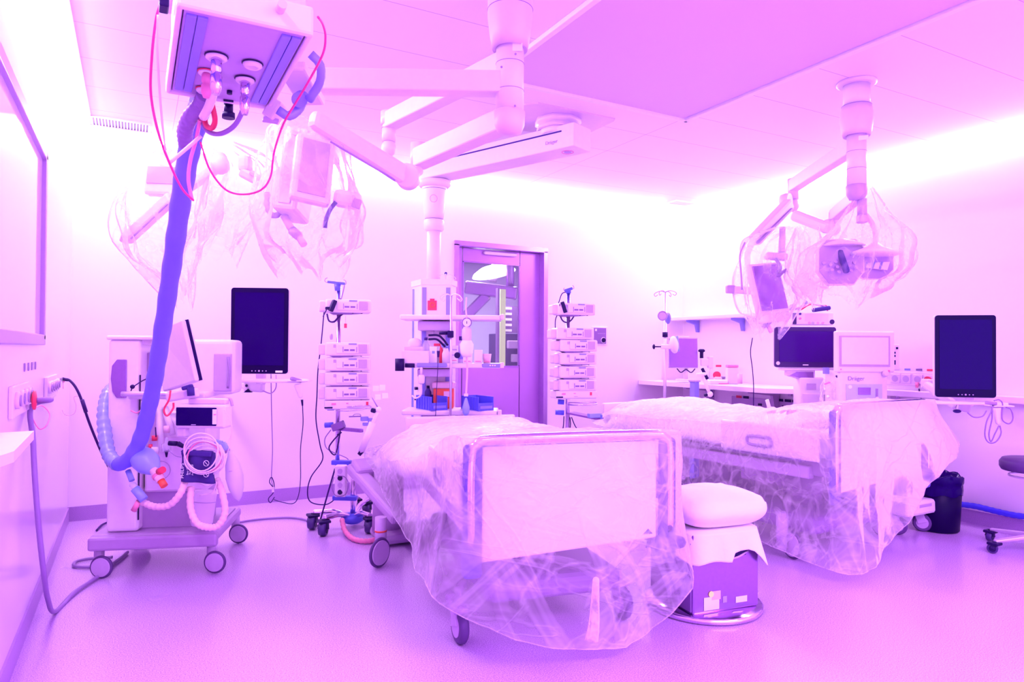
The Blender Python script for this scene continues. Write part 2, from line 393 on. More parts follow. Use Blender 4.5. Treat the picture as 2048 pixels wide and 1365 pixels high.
# left window
t = thing('window_1', None, None, (XL, 2.0, 1.28)); t['kind'] = 'structure'
y0, y1, z0, z1 = .9, 3.98, 1.285, 2.175
M['wframe'] = mat('grey_window_frame', (.42, .25, .56), .3)
B('frame', 'wframe', t, lambda b: [b.box((XL+.012, (y0+y1)/2, z1), (.03, y1-y0+.06, .055), .004), b.box((XL+.012, y1, (z0+z1)/2), (.03, .055, z1-z0), .004), b.box((XL+.012, (y0+y1)/2, z0), (.03, y1-y0+.06, .05), .004), b.box((XL+.012, y0, (z0+z1)/2), (.03, .055, z1-z0), .004)])
M['paneL'] = mat('window_pane_blind', (.80, .62, .84), .06, var=.01)
boxp('pane', 'paneL', t, (XL+.004, (y0+y1)/2, (z0+z1)/2), (.008, y1-y0, z1-z0))
boxp('blind_edge', 'white', t, (XL+.010, 2.62, (z0+z1)/2), (.010, .03, z1-z0-.05))
# back door
t = thing('door_1', None, None, (3.1, YB, 0)); t['kind'] = 'structure'
M['door'] = mat('door_steel', (.50, .22, .66), .30, metal=.35, var=.08, scale=4)
M['doorframe'] = mat('door_frame_steel', (.50, .28, .66), .25, metal=.6)
fw_ = .045
B('frame', 'doorframe', t, lambda b: [b.box((DX0-fw_/2+.01, YB-.008, DZ/2), (fw_, .02, DZ)), b.box((DX1+fw_/2-.01, YB-.008, DZ/2), (fw_, .02, DZ)), b.box(((DX0+DX1)/2, YB-.008, DZ+fw_/2-.01), (DX1-DX0+2*fw_-.02, .02, fw_)),
   b.box((DX1-.006, YB+.08, DZ/2), (.012, .17, DZ)), b.box((DX0+.006, YB+.08, DZ/2), (.012, .17, DZ)), b.box(((DX0+DX1)/2, YB+.08, DZ-.006), (DX1-DX0, .17, .012))])
yd = YB+.10
gx0, gx1, gz0, gz1 = 2.73, 3.345, 1.09, 2.09
def leaf(b):
    b.box(((DX0+gx0)/2, yd, DZ/2), (gx0-DX0-.02, .05, DZ-.03)); b.box(((gx1+DX1)/2, yd, DZ/2), (DX1-gx1-.02, .05, DZ-.03))
    b.box(((gx0+gx1)/2, yd, gz0/2), (gx1-gx0, .05, gz0)); b.box(((gx0+gx1)/2, yd, (gz1+DZ)/2-.008), (gx1-gx0, .05, DZ-gz1-.016))
B('leaf', 'door', t, leaf)
B('window_rim', 'steel', t, lambda b: [b.box(((gx0+gx1)/2, yd-.028, gz1), (gx1-gx0+.012, .006, .012)), b.box(((gx0+gx1)/2, yd-.028, gz0), (gx1-gx0+.012, .006, .012)), b.box((gx0, yd-.028, (gz0+gz1)/2), (.012, .006, gz1-gz0)), b.box((gx1, yd-.028, (gz0+gz1)/2), (.012, .006, gz1-gz0))])
boxp('pane', 'pane', t, ((gx0+gx1)/2, yd, (gz0+gz1)/2), (gx1-gx0, .008, gz1-gz0))
boxp('door_closer', 'white', t, (3.12, yd-.045, 2.185), (.36, .04, .035), .015)
# room beyond the door
struct(boxp('floor_beyond', 'floor', None, (3.9, 7.9, -.05), (5.4, 3.6, .1)))
M['wall2'] = mat('corridor_paint', (.42, .34, .56), .5)
M['ceil2'] = mat('corridor_ceiling', (.40, .36, .52), .5)
b = MB(); b.box((3.9, 9.7, 1.3), (5.4, .1, 2.6)); b.box((6.6, 7.9, 1.3), (.1, 3.6, 2.6)); b.box((1.25, 7.9, 1.3), (.1, 3.6, 2.6)); struct(b.build('wall_beyond', 'wall2'))
struct(boxp('ceiling_beyond', 'ceil2', None, (3.9, 7.9, 2.65), (5.4, 3.6, .1)))
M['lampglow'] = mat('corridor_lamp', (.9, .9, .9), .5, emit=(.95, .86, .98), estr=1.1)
lc = at(988, 548, 8.4)
t = thing('surgical_lamp', 'large white round lamp head seen through the top of the door window', 'lamp', tuple(lc))
B('lamp_shell', 'lampglow', t, lambda b: b.lathe([(.05, .10), (.16, .08), (.25, .03), (.27, 0), (.01, -.01)], lc, (-.35, -.2, 1), 36))
B('lamp_grip', 'lilac', t, lambda b: b.cyl(lc-V((0, 0, .02)), lc-V((.02, 0, .10)), .05))
B('suspension', 'white', t, lambda b: b.cyl(lc+V((0, 0, .1)), V((lc.x, lc.y, 2.6)), .03))
a_ = at(930, 575, 8.2); c_ = at(1034, 588, 8.2)
tag(B('boom', 'steel', None, lambda b: [b.bar(a_, c_, .16, .15, .02), b.bar(at(975, 590, 8.2), at(925, 640, 8.2), .12, .12, .02), b.cyl(at(1020, 585, 8.2), V((at(1020, 585, 8.2).x, at(1020, 585, 8.2).y, 2.6)), .05)]), 'dark lilac equipment boom seen through the upper part of the door window', 'ceiling boom')
ld2 = bpy.data.lights.new('corridor_light', 'AREA'); ld2.shape = 'RECTANGLE'; ld2.size = 1.6; ld2.size_y = .5; ld2.energy = 70; ld2.color = (.96, 1.0, .92)
lo2 = bpy.data.objects.new('corridor_light', ld2); scene.collection.objects.link(lo2); lo2.location = (3.6, 7.6, 2.58)
sp_ = at(1004, 680, 8.0); so_ = at(995, 680, 7.9); cb_ = at(1024, 700, 8.7)
tag(boxp('door_post', 'green', None, (sp_.x, sp_.y, .98), (.07, .04, 1.95)), 'yellow green upright strip seen through the door window', 'post')
tag(boxp('door_post', 'vinyl', None, (so_.x, so_.y, .98), (.025, .05, 1.96)), 'thin dark purple upright seen through the door window left of the green strip', 'post')
t = thing('shelf_unit', 'dark shelf unit with bags seen through the lower right of the door window', 'shelf', (cb_.x, cb_.y, 0))
boxp('body', mat('dark_cabinet', (.02, .006, .08), .5, var=.3, scale=4), t, (cb_.x+.12, cb_.y+.2, .73), (.5, .4, 1.46), .01)
for k in range(3): boxp('storage_box', 'midgrey', t, (cb_.x+.02+.06*(k % 2), cb_.y-.03, .98+.17*k), (.20, .06, .10), .01)
t = thing('rack', 'white lattice rack with dark back above the dark shelf unit beyond the door', 'rack', (cb_.x, cb_.y, 1.46))
boxp('back_panel', 'vinyl', t, (cb_.x+.07, cb_.y+.10, 1.64), (.34, .02, .34))
for k in range(5): boxp('bar', 'paper', t, (cb_.x-.04, cb_.y+.06, 1.50+.07*k), (.12, .03, .03))
# wall thermostat panel on back wall
t = thing('wall_panel', 'small dark control panel with pale frame on the back wall right of the door', 'control panel', (4.26, YB, 1.40))
boxp('frame', 'white', t, (4.262, YB-.008, 1.405), (.20, .016, .19), .004)
boxp('face', 'vinyl', t, (4.26, YB-.018, 1.405), (.155, .008, .165), .002)
cylp('dial', 'dark', t, (4.30, YB-.018, 1.36), (4.30, YB-.034, 1.36), .024)
cylp('dial_ring', 'white', t, (4.30, YB-.0215, 1.36), (4.30, YB-.024, 1.36), .032)
boxp('icon', 'white', t, (4.205, YB-.023, 1.465), (.022, .003, .022))
for k in range(5): boxp('indicator', 'lilac', t, (4.235+.02*k, YB-.023, 1.43), (.010, .003, .006))
# ------------------------------------------------------------------ shared parts
def caster(parent, p, r=.062, w=.045, heading=0.0, name='caster', cap='lilac', tyre='rubber', hz=None, world=True):
    """swivel caster standing on the floor at p (local or world)"""
    p = V(p); hz = hz or (r*2+.07); d = V((math.sin(heading), math.cos(heading), 0)); s = V((d.y, -d.x, 0))
    c = p+V((0, 0, r))-d*r*.35
    b = MB(); b.cyl(p+V((0, 0, r*1.9)), p+V((0, 0, hz)), .014)
    b.bar(c+s*(w/2+.006)+V((0, 0, 0)), p+V((0, 0, r*2.05))+s*(w/2), .008, r*.9, .002, up=d); b.bar(c-s*(w/2+.006), p+V((0, 0, r*2.05))-s*(w/2), .008, r*.9, .002, up=d)
    b.box(p+V((0, 0, r*2.05)), (w+.03, w+.03, .018), .006)
    o = b.build(name, cap, parent, world)
    b = MB(); b.lathe([(r*.86, -w/2), (r, -w/4), (r, w/4), (r*.86, w/2)], c, s, 24); wh = b.build('tyre', tyre, o, world)
    b = MB(); b.cyl(c-s*(w/2+.003), c+s*(w/2+.003), r*.62); b.build('hub', cap, o, world)
    return o
def big_caster(parent, p, heading, r=.075, side=1, band=True, lr=.034):
    """bed castor: stout leg in front of a large ring wheel"""
    p = V(p); d = V((math.sin(heading), math.cos(heading), 0)); s = V((d.y, -d.x, 0)); c = p+V((0, 0, r))
    b = MB(); b.cyl(c+d*r*.55+s*side*.035-V((0, 0, .01)), c+d*r*.55+s*side*.035+V((0, 0, .19 if lr > .03 else .12)), lr); b.ball(c+d*r*.55+s*side*.035-V((0, 0, .01)), lr)
    o = b.build('caster', 'lilac', parent)
    b = MB(); b.torus(c, r-.009, .009, s, 32, 10); b.build('tyre', 'rubber', o)
    b = MB(); b.lathe([(r*.80, -.014), (r*.86, 0), (r*.80, .014)], c, s, 28); b.build('wheel_disc', 'lilac', o)
    if band: b = MB(); b.cyl(c+d*r*.55+s*side*.035+V((0, 0, .105)), c+d*r*.55+s*side*.035+V((0, 0, .115)), .0355); b.build('brake_band', 'orange', o)
    return o
def noise3(p, s, k=0): return noise.noise(V((p[0]*s+k*7.3, p[1]*s+k*3.1, p[2]*s-k*5.7)))

M['upright'] = mat('blue_grey_upright', (.13, .08, .42), .4)
# ------------------------------------------------------------------ hospital beds
def bed(loc, rz, W, topz, label, matz, flabel, hem, full_side=False):
    t = thing('hospital_bed', label, 'bed', loc, rz)
    Lb = 2.1; Wm = W-.10
    zf = topz
    # foot end: rounded tube frame with two broad uprights and a board
    b = MB(); x = W/2-.03; y = .0
    b.tube([(-x, y, .46), (-x, y, zf-.09), (-x+.025, y, zf-.02), (-x+.09, y, zf-.005), (0, y, zf-.002), (x-.09, y, zf-.005), (x-.025, y, zf-.02), (x, y, zf-.09), (x, y, .46)], .022, 12, 6)
    b.build('foot_frame', 'chrome', t, False)
    for s in (-1, 1):
        B('upright_cover', 'upright', t, lambda b: b.box((s*(x-.008), .004, zf-.29), (.080, .04, .54), .018), False)
        B('bumper_roller', 'rubber', t, lambda b: b.lathe([(.03, 0), (.062, .01), (.068, .025), (.062, .04), (.03, .05)], ((x+.005), -.005, zf-.50)), False) if s > 0 else None
    B('foot_board', 'white', t, lambda b: b.prism([(-x+.045, zf-.50), (x-.06, zf-.455), (x-.06, zf-.03), (-x+.045, zf-.03)], .025, Matrix.Translation((0, .0, 0)), .008), False)
    if not full_side: B('corner_mark', 'blue', t, lambda b: b.prism([(x-.125, zf-.435), (x-.080, zf-.435), (x-.102, zf-.413)], .002, Matrix.Translation((0, -.003, 0))), False)
    # head end
    b = MB(); b.box((0, Lb+.01, matz-.16), (W-.16, .03, .28), .012); b.build('head_board', 'white', t, False)
    # deck, side channels, mattress
    B('deck', 'grey', t, lambda b: b.box((0, Lb/2, matz-.27), (W-.16, Lb-.1, .10), .015), False)
    for s in (-1, 1):
        B('side_channel', 'lilac', t, lambda b: [b.box((s*(W/2-.07), Lb/2+.05, matz-.30), (.05, Lb-.25, .075), .008), b.box((s*(W/2-.04), Lb/2+.05, matz-.235), (.02, Lb-.7, .018), .004)], False)
    B('mattress', 'linen', t, lambda b: b.box((0, Lb/2+.02, matz-.14), (Wm-.06, Lb-.14, .16), .05, seg=4), False, True)
    # undercarriage
    B('pedestal', 'grey', t, lambda b: b.cyl((0, Lb*.60, .20), (0, Lb*.60, matz-.30), .16, .14, 28), False)
    B('pedestal', 'grey', t, lambda b: b.cyl((0, Lb*.26, .20), (0, Lb*.26, matz-.30), .12, .11, 24), False)
    B('base_cover', 'vinyl', t, lambda b: b.box((0, Lb*.42, .19), (W-.30, 1.35, .11), .04, seg=3), False)
    for s in (-1, 1):
        B('side_guard', 'white', t, lambda b: guard(b, s, W, matz), False)
        B('guard_handle', 'grey', t, lambda b: b.tube([(s*(W/2+.005), .42, matz-.17), (s*(W/2+.005), .56, matz-.17), (s*(W/2+.005), .58, matz-.145), (s*(W/2+.005), .56, matz-.12), (s*(W/2+.005), .42, matz-.12), (s*(W/2+.005), .40, matz-.145)], .009, 8, 5, True), False)
        if full_side: B('side_rail', 'rubber', t, lambda b: b.tube([(s*(W/2+.02), .18, matz-.225), (s*(W/2+.02), 1.5, matz-.225)], .007, 8, 0), False)
    return t
def guard(b, s, W, matz):
    b.box((s*(W/2-.012), .44, matz-.13), (.022, .72, .19), .02)
def bed_cover(t, name, label, loc, rz, W, topz, matz, hem, zfun, seed, matn='film', Lb=2.1, puff=0.0):
    """film sheet: top surface plus a skirt hanging to the hem outline"""
    c = thing(name, label, 'dust sheet', loc, rz)
    # top outline, counter-clockwise from head right: right side, foot, left side, head
    hx = W/2+.012
    top = []
    NS, NF, NH = 26, 30, 16
    for k in range(NS): y = Lb+.04-(Lb+.06)*k/NS; top.append((hx, y))
    for k in range(NF): top.append((hx-2*hx*k/NF, -.032))
    for k in range(NS): y = -.02+(Lb+.06)*k/NS; top.append((-hx-puff*sm(.5, 1.3, y), y))
    for k in range(NH): top.append((-hx-puff+(2*hx+puff)*k/NH, Lb+.05))
    n = len(top)
    hp = crom([V(h[1:]) for h in hem], 12, True); hs = []
    key = [h[0] for h in hem]
    def hem_at(u):
        # keys in 0..1 around
        for i in range(len(key)):
            a = key[i]; bb = key[(i+1) % len(key)]+(1 if i == len(key)-1 else 0)
            uu = u if u >= key[0] else u+1
            if a <= uu <= bb:
                f = i*12+(uu-a)/(bb-a)*12; i0 = int(f); w = f-i0
                return hp[i0 % len(hp)].lerp(hp[(i0+1) % len(hp)], w)
        return hp[0]
    rows = []; K = 22
    for j in range(K+1):
        v = j/K; row = []
        for i, (x, y) in enumerate(top):
            T = V((x, y, zfun(x, y))); H = hem_at(i/n)
            p = T.lerp(H, v); out = V((T.x, T.y-Lb*.42, 0)).normalized()
            sag = math.sin(math.pi*min(1, v*1.0))*.035
            p -= out*sag*(.5 if abs(T.y) > .1 else 0)
            arc = i*.085
            fold = (math.sin(arc*9+seed+2.2*noise3(p, 1.2, seed))*.5+math.sin(arc*23+v*3+seed)*.25)*(.003+.016*v)
            p += out*fold
            q = p+out*noise3(p, 3.0, seed+1)*.035*min(1, v*4)+V((0, 0, noise3(p, 3.3, seed+2)*.012*v))
            q += out*abs(noise3((p.x+p.z*.8, p.y, p.z*.4), 9, seed+3))*.016*min(1, v*3)
            row.append(q)
        rows.append(row)
    b = MB(); b.grid(rows, closed=True)
    b.tube(rows[-1], .0022, 6, 0, True)
    b.build('skirt', matn, c, False)
    # top sheet
    rows = []; NX, NY = 36, 72
    for j in range(NY+1):
        y = -.032+(Lb+.08)*j/NY; row = []
        for i in range(NX+1):
            lx = -hx-puff*sm(.5, 1.3, y); x = lx+(hx-lx)*i/NX; p = V((x, y, zfun(x, y)))
            e = min(1, (hx-x)*8, (x-lx)*8, j*.3, (NY-j)*.3)
            p.z += (noise3(p, 3.2, seed)*.022+abs(noise3((x*1.6+y*.7, y, 0), 6, seed+4))*.022+abs(noise3((x+y*.5, y*.8, 0), 14, seed+6))*.008)*max(0, e)
            row.append(p)
        rows.append(row)
    b = MB(); b.grid(rows); b.build('top_sheet', matn, c, False)
    return c
def duvet(label, loc, rz, W, zfun, y0, y1, seed, Lb=2.1, puff=0.0):
    b = MB(); rows = []; NX, NY = 40, 60; top = []; hx = W/2-.02
    for j in range(NY+1):
        y = y0+(y1-y0)*j/NY; row = []
        ey = min(1, j/5, (NY-j)/5)
        for i in range(NX+1):
            u = i/NX*2-1
            ex = (1-abs(u)**6)**.5
            x = hx*u-puff*sm(.5, 1.3, y)*max(0, -u); z = zfun(x, y)-.03+noise3((x, y, 0), 4, seed)*.02+abs(noise3((x, y*1.4, 0), 8, seed+1))*.016
            z -= (1-ex*min(1, ey+.2))*.10
            row.append(V((x, y, z)))
        rows.append(row)
    bot = [[V((p.x*.96, p.y, p.z-.05-.04*(1-abs(p.x/hx)**4))) for p in r] for r in rows]
    b.grid(rows); b.grid([r[::-1] for r in bot])
    for r1, r2 in ((rows[0], bot[0]), (rows[-1], bot[-1])): b.grid([r1, r2])
    b.grid([[r[0] for r in rows], [r[0] for r in bot]]); b.grid([[r[-1] for r in rows], [r[-1] for r in bot]])
    bmesh.ops.remove_doubles(b.bm, verts=b.bm.verts, dist=.0005)
    o = b.build('bedding', 'linen', None, False, True)
    o.location = loc; o.rotation_euler = (0, 0, rz)
    return tag(o, label, 'bedding')
def sm(a, b, x): t = min(1, max(0, (x-a)/(b-a))); return t*t*(3-2*t)
B1 = V((1.632, 2.423, 0)); B1R = R(-11.6)
def z1(x, y):
    h = .80+.012*math.exp(-((y-1.75)/.35)**2)+.012*math.sin(x*5+1)*sm(.8, 1.4, y)-.07*sm(1.75, 2.15, y)-.03*sm(1.0, 1.6, y)
    edge = (abs(x)/.49)**4*.07*sm(.3, .8, y)
    s = 1-sm(.0, .75, y)
    return h-edge+s*(.895-.80+.005)
B2 = V((3.995, 2.59, 0)); B2R = R(3.4)
def z2(x, y):
    h = .835+.030*math.exp(-((y-1.75)/.35)**2)*(1-.6*sm(.1, .5, x))-.07*sm(.05, .5, x)*sm(.5, 1.0, y)-.05*sm(.15, .52, -x)*sm(1.0, 1.7, y)-.05*sm(1.85, 2.15, y)
    edge = (abs(x)/.53)**4*.06*sm(.3, .8, y)
    s = 1-sm(.0, .8, y)
    return h-edge+s*(.945-.835+.005)
bed1 = bed(B1, B1R, .955, .89, 'nearest hospital bed, its foot end towards the camera under clear plastic film', .80, None, None)
big_caster(bed1, (1.25, 3.84, 0), R(60), .085, -1)
big_caster(bed1, (2.27, 3.62, 0), R(60), .085, -1, False)
caster(bed1, (1.235, 2.72, 0), .075, .04, R(5), hz=.22)
caster(bed1, (2.02, 2.62, 0), .075, .04, R(5), hz=.22)
B('brake_pedal', 'grey', bed1, lambda b: [b.box((1.20, 2.66, .185), (.06, .11, .03), .008, Matrix.Rotation(R(20), 3, 'X')), b.bar((1.21, 2.70, .19), (1.30, 2.80, .22), .03, .02, .004)])
B('head_module', 'lilac', bed1, lambda b: [b.bar(at(720, 925, 4.6), at(735, 950, 4.5), .14, .08, .02), b.bar(at(706, 935, 4.6), at(800, 1040, 4.1), .10, .07, .02)])
pc = atz(776, 1080, 0); B('lift_column', 'lilac', bed1, lambda b: b.cyl((pc.x, pc.y, .06), (pc.x, pc.y, .46), .105, .095, 28))
B('column_foot', 'midgrey', bed1, lambda b: b.box((pc.x+.15, pc.y-.05, .05), (.5, .30, .07), .03))
duvet('crumpled white bedding on the nearest bed under the plastic film', B1, B1R, .93, z1, .22, 2.12, 1, puff=.11)
hem1 = [(0.0, .62, 2.1, .50), (.10, .60, 1.5, .32), (.20, .60, .8, .24), (.27, .565, .10, .30), (.30, .50, -.08, .25), (.36, .30, -.16, .10), (.41, .10, -.17, .05), (.48, -.20, -.16, .10), (.54, -.47, -.05, .20), (.57, -.58, .08, .25), (.62, -.58, .35, .25), (.70, -.57, .95, .27), (.78, -.62, 1.6, .40), (.86, -.64, 2.10, .58), (.93, 0, 2.2, .55)]
cov1 = bed_cover(None, 'dust_sheet', 'clear wrinkled plastic film draped over the nearest hospital bed down to the floor', B1, B1R, .955, .89, .80, hem1, z1, 3, puff=.12)
# taped tail of film at the foot
tubep('gathered_tail', 'film', cov1, [atz(1192, 1160, .40)+V((0, -.0, 0)), at(1190, 1210, 2.66), at(1188, 1250, 2.64), at(1183, 1284, 2.62)], .012, 8, 6, rf=lambda t, k: .012+.014*t)
bed2 = bed(B2, B2R, 1.05, .94, 'far hospital bed on the right, raised higher, under clear plastic film', .835, None, None, True)
big_caster(bed2, (3.50, 2.85, 0), R(10), .085, -1, False); big_caster(bed2, (4.45, 2.9, 0), R(10), .085, 1, False)
big_caster(bed2, (3.45, 4.15, 0), R(10), .085, -1, False); big_caster(bed2, (4.40, 4.2, 0), R(10), .085, 1, False)
duvet('crumpled white bedding on the far bed under the plastic film', B2, B2R, 1.03, z2, .24, 2.12, 5)
hem2 = [(0,.56,2.1,.60),(.10,.58,1.5,.66),(.20,.62,.8,.70),(.255,.70,.1,.72),(.275,.74,-.08,.66),(.33,.32,-.15,.52),(.39,-.02,-.18,.33),(.46,-.36,-.2,.13),(.53,-.5,-.2,.06),(.571,-.64,-.1,.06),(.63,-.66,.28,.10),(.69,-.64,.7,.18),(.75,-.60,1.2,.42),(.80,-.56,1.65,.60),(.845,-.55,2.12,.66),(.92,0,2.18,.62)]
bed_cover(None, 'dust_sheet', 'clear wrinkled plastic film draped over the far hospital bed on the right', B2, B2R, 1.05, .94, .835, hem2, z2, 9)

# ------------------------------------------------------------------ operating table column with pillow and drape
CX, CY, CR = 2.485, 2.55, R(-8)
t = thing('table_column', 'square steel table column on a round polished base between the two beds', 'column', (CX, CY, 0), CR)
B('base_disc', 'chrome', t, lambda b: b.lathe([(.275, 0), (.282, .006), (.282, .022), (.274, .030), (.001, .032)], (0, 0, 0), (0, 0, 1), 64), False)
B('column_body', 'steel', t, lambda b: b.box((0, 0, .215), (.375, .36, .37), .010), False)
B('side_cover', 'vinyl', t, lambda b: b.box((-.190, 0, .20), (.008, .34, .32), .003), False)
B('socket_recess', 'dark', t, lambda b: b.box((.045, -.181, .300), (.13, .010, .035), .004), False)
B('recess_lip', 'lilac', t, lambda b: b.tube([(-.035, -.185, .275), (.0, -.187, .272), (.06, -.187, .278), (.12, -.185, .300)], .005, 8, 5), False)
B('sticker', 'paper', t, lambda b: b.box((-.085, -.1815, .075), (.085, .002, .06)), False)
B('sticker', 'palepink', t, lambda b: b.box((-.06, -.1818, .11), (.05, .002, .04)), False)
B('sticker', 'paper', t, lambda b: b.box((.085, -.1815, .075), (.065, .002, .028)), False)
B('sticker', 'yellow', t, lambda b: b.cyl((-.088, -.184, .118), (-.088, -.181, .118), .014), False)
B('sticker', 'glass', t, lambda b: b.box((-.01, -.1815, .085), (.022, .002, .03)), False)
# drape
b = MB(); T = Matrix.Translation((CX, CY, 0)) @ Matrix.Rotation(CR, 4, 'Z'); rows = []
N_ = 72
def sq(a, hx, hy, p=5):
    c, s = math.cos(a), math.sin(a); r = 1/((abs(c/hx)**p+abs(s/hy)**p)**(1/p)); return c*r, s*r
for j in range(15):
    v = j/14; row = []
    for i in range(N_):
        a = 2*math.pi*i/N_; x, y = sq(a, .205+.015*v, .205+.01*v)
        corner = max(0, math.cos(4*(a)-math.pi))**3
        right = corner*(1 if x > 0 else .25)
        drop = .085+.10*right+(.04 if x < 0 else 0)+.012*math.sin(a*3)
        fl = 1+.16*v*right+.035*math.sin(a*11)*v
        row.append(T @ V((x*fl, y*fl, .405-drop*v+.0)))
    rows.append(row)
b.grid(rows, True)
rows2 = [[T @ V((sq(2*math.pi*i/N_, .205*k, .205*k)[0], sq(2*math.pi*i/N_, .205*k, .205*k)[1], .405+.006*(1-k))) for i in range(N_)] for k in (1, .6, .2, .01)]
b.grid(rows2, True); bmesh.ops.remove_doubles(b.bm, verts=b.bm.verts, dist=.001)
o = b.build('drape', 'linen', None, True, True); md = o.modifiers.new('thick', 'SOLIDIFY'); md.thickness = .004
tag(o, 'white cloth draped over the steel table column under the pillow', 'cloth')
# pillow
b = MB(); vs = b.ball((0, 0, 0), 1, (1, 1, 1), 48); 
for v in vs:
    p = v.co.copy(); sx = math.copysign(abs(p.x)**.55, p.x); sy = math.copysign(abs(p.y)**.55, p.y); m_ = 1-.25*max(abs(p.x), abs(p.y))**4
    v.co = V((sx*.245, sy*.20, p.z*.085*m_+abs(noise3(p, 2.5, 3))*.018*(1 if p.z > 0 else 0)))
bmesh.ops.transform(b.bm, matrix=Matrix.Translation((CX+.03, CY-.02, .490)) @ Matrix.Rotation(CR, 4, 'Z'), verts=vs)
tag(b.build('pillow', 'linen', None, True, True), 'plump white pillow resting on the draped table column between the beds', 'pillow')
# ------------------------------------------------------------------ left ceiling supply column (seen from below)
PX0, PX1, PY0, PY1, PZ = .085, .385, 1.775, 2.395, 2.05
t = thing('supply_column', 'pale ceiling supply column at upper left, underside with gas outlets and two blue strips', 'supply column', ((PX0+PX1)/2, (PY0+PY1)/2, PZ))
cx, cy = (PX0+PX1)/2, (PY0+PY1)/2
B('body', 'white', t, lambda b: [b.box((cx, cy, PZ+.20), (PX1-PX0-.01, PY1-PY0-.02, .36), .02)])
boxp('underside_plate', 'lilac', t, (cx, cy, PZ+.012), (PX1-PX0-.02, PY1-PY0-.02, .022), .004)
B('rim', 'white', t, lambda b: [b.box((cx, PY0, PZ+.03), (PX1-PX0+.012, .022, .075), .008), b.box((cx, PY1, PZ+.02), (PX1-PX0+.012, .02, .05), .008), b.box((PX0, cy, PZ+.02), (.014, PY1-PY0, .05), .005), b.box((PX1, cy, PZ+.02), (.014, PY1-PY0, .05), .005)])
for x in (PX0+.040, PX1-.040): B('blue_strip', 'sblue', t, lambda b: [b.box((x-.0125, cy-.005, PZ-.002), (.023, PY1-PY0-.08, .008), .002), b.box((x+.0125, cy-.005, PZ-.002), (.023, PY1-PY0-.08, .008), .002)])
boxp('upper_housing', 'offwhite', t, (cx+.01, cy-.02, 2.49), (PX1-PX0+.06, PY1-PY0+.06, .40), .02)
boxp('shadow_gap', 'dark', t, (cx+.01, PY0-.012, 2.155), (PX1-PX0+.05, .006, .006))
cylp('drop_tube', 'white', t, (cx, cy, 2.6), (cx, cy, ZC), .09, n=28)
for px, py in ((447, 2), (560, 20)): cylp('knob', 'offwhite', t, at(px, py, 1.70), at(px, py, 1.70)+V((0, -.035, 0)), .011)
boxp('side_clip', 'dark', t, at(328, 8, 1.72), (.022, .05, .03), .004)
for px, py, r in ((433, 112, .028), (505, 127, .026), (490, 158, .027), (413, 143, .022), (408, 178, .022)):
    c = atz(px, py, PZ-.002)
    o = B('gas_outlet', 'white', t, lambda b: b.lathe([(r, 0), (r, .008), (r*.75, .013), (r*.45, .013), (r*.40, .004), (.001, .004)], c, (0, 0, -1), 28))
    B('outlet_ring', 'dark' if r > .024 else 'red', o, lambda b: b.torus(c-V((0, 0, .001)), r+.001, .0018, (0, 0, 1)))
cylp('screw_socket', 'dark', t, atz(459, 182, PZ), atz(459, 182, PZ)-V((0, 0, .01)), .008)
# metal hose connectors plugged in
def plug(px, py, z, l, label, matn='chrome', r=.012):
    c = atz(px, py, PZ-.012); b = MB(); b.lathe([(r*.9, 0), (r*1.1, .01), (r*1.1, l*.35), (r*.8, l*.42), (r*1.15, l*.5), (r*1.15, l*.8), (r*.7, l)], c, (0, 0, -1), 20)
    return tag(b.build('hose_connector', matn, None), label, 'connector', None)
plug(433, 116, 0, .10, 'shiny metal hose connector in the frontmost outlet of the ceiling column', r=.013)
plug(490, 162, 0, .10, 'shiny metal hose connector in the right rear outlet of the ceiling column', r=.012)
plug(413, 147, 0, .07, 'short metal connector with red collar in the left outlet of the ceiling column', 'pink', .012)
# blue handle bracket at the right of the column
t = thing('grab_bracket', 'pale bracket with angular blue grab handles at the right of the ceiling supply column', 'handle', tuple(at(590, 180, 2.25)))
B('bracket', 'white', t, lambda b: b.bar(at(582, 130, 2.15), at(625, 205, 2.35), .09, .03, .008))
tubep('grab_handle', 'sblue', t, [at(621, 108, 2.1), at(640, 130, 2.12), at(640, 165, 2.16), at(618, 200, 2.2)], .014, 8, 3)
tubep('grab_handle', 'sblue', t, [at(556, 220, 2.2), at(578, 232, 2.22), at(600, 215, 2.24), at(606, 192, 2.25)], .015, 8, 3)
cylp('swivel', 'sblue', t, at(598, 200, 2.2), at(604, 196, 2.24), .024)
B('end_block', 'white', t, lambda b: b.bar(at(560, 205, 2.3), at(540, 240, 2.3), .07, .04, .006))
boxp('end_cap', 'lilac', t, at(541, 241, 2.29), (.05, .03, .012), .003)
tag(B('camera_knob', 'dark', None, lambda b: [b.cyl(at(457, 205, 2.36), at(457, 233, 2.36), .015), b.cyl(at(457, 226, 2.36), at(457, 237, 2.36), .021), b.bar(at(457, 206, 2.36), at(457, 200, 2.22), .03, .012)]), 'small black knob hanging below the rear rim of the ceiling supply column', 'knob')
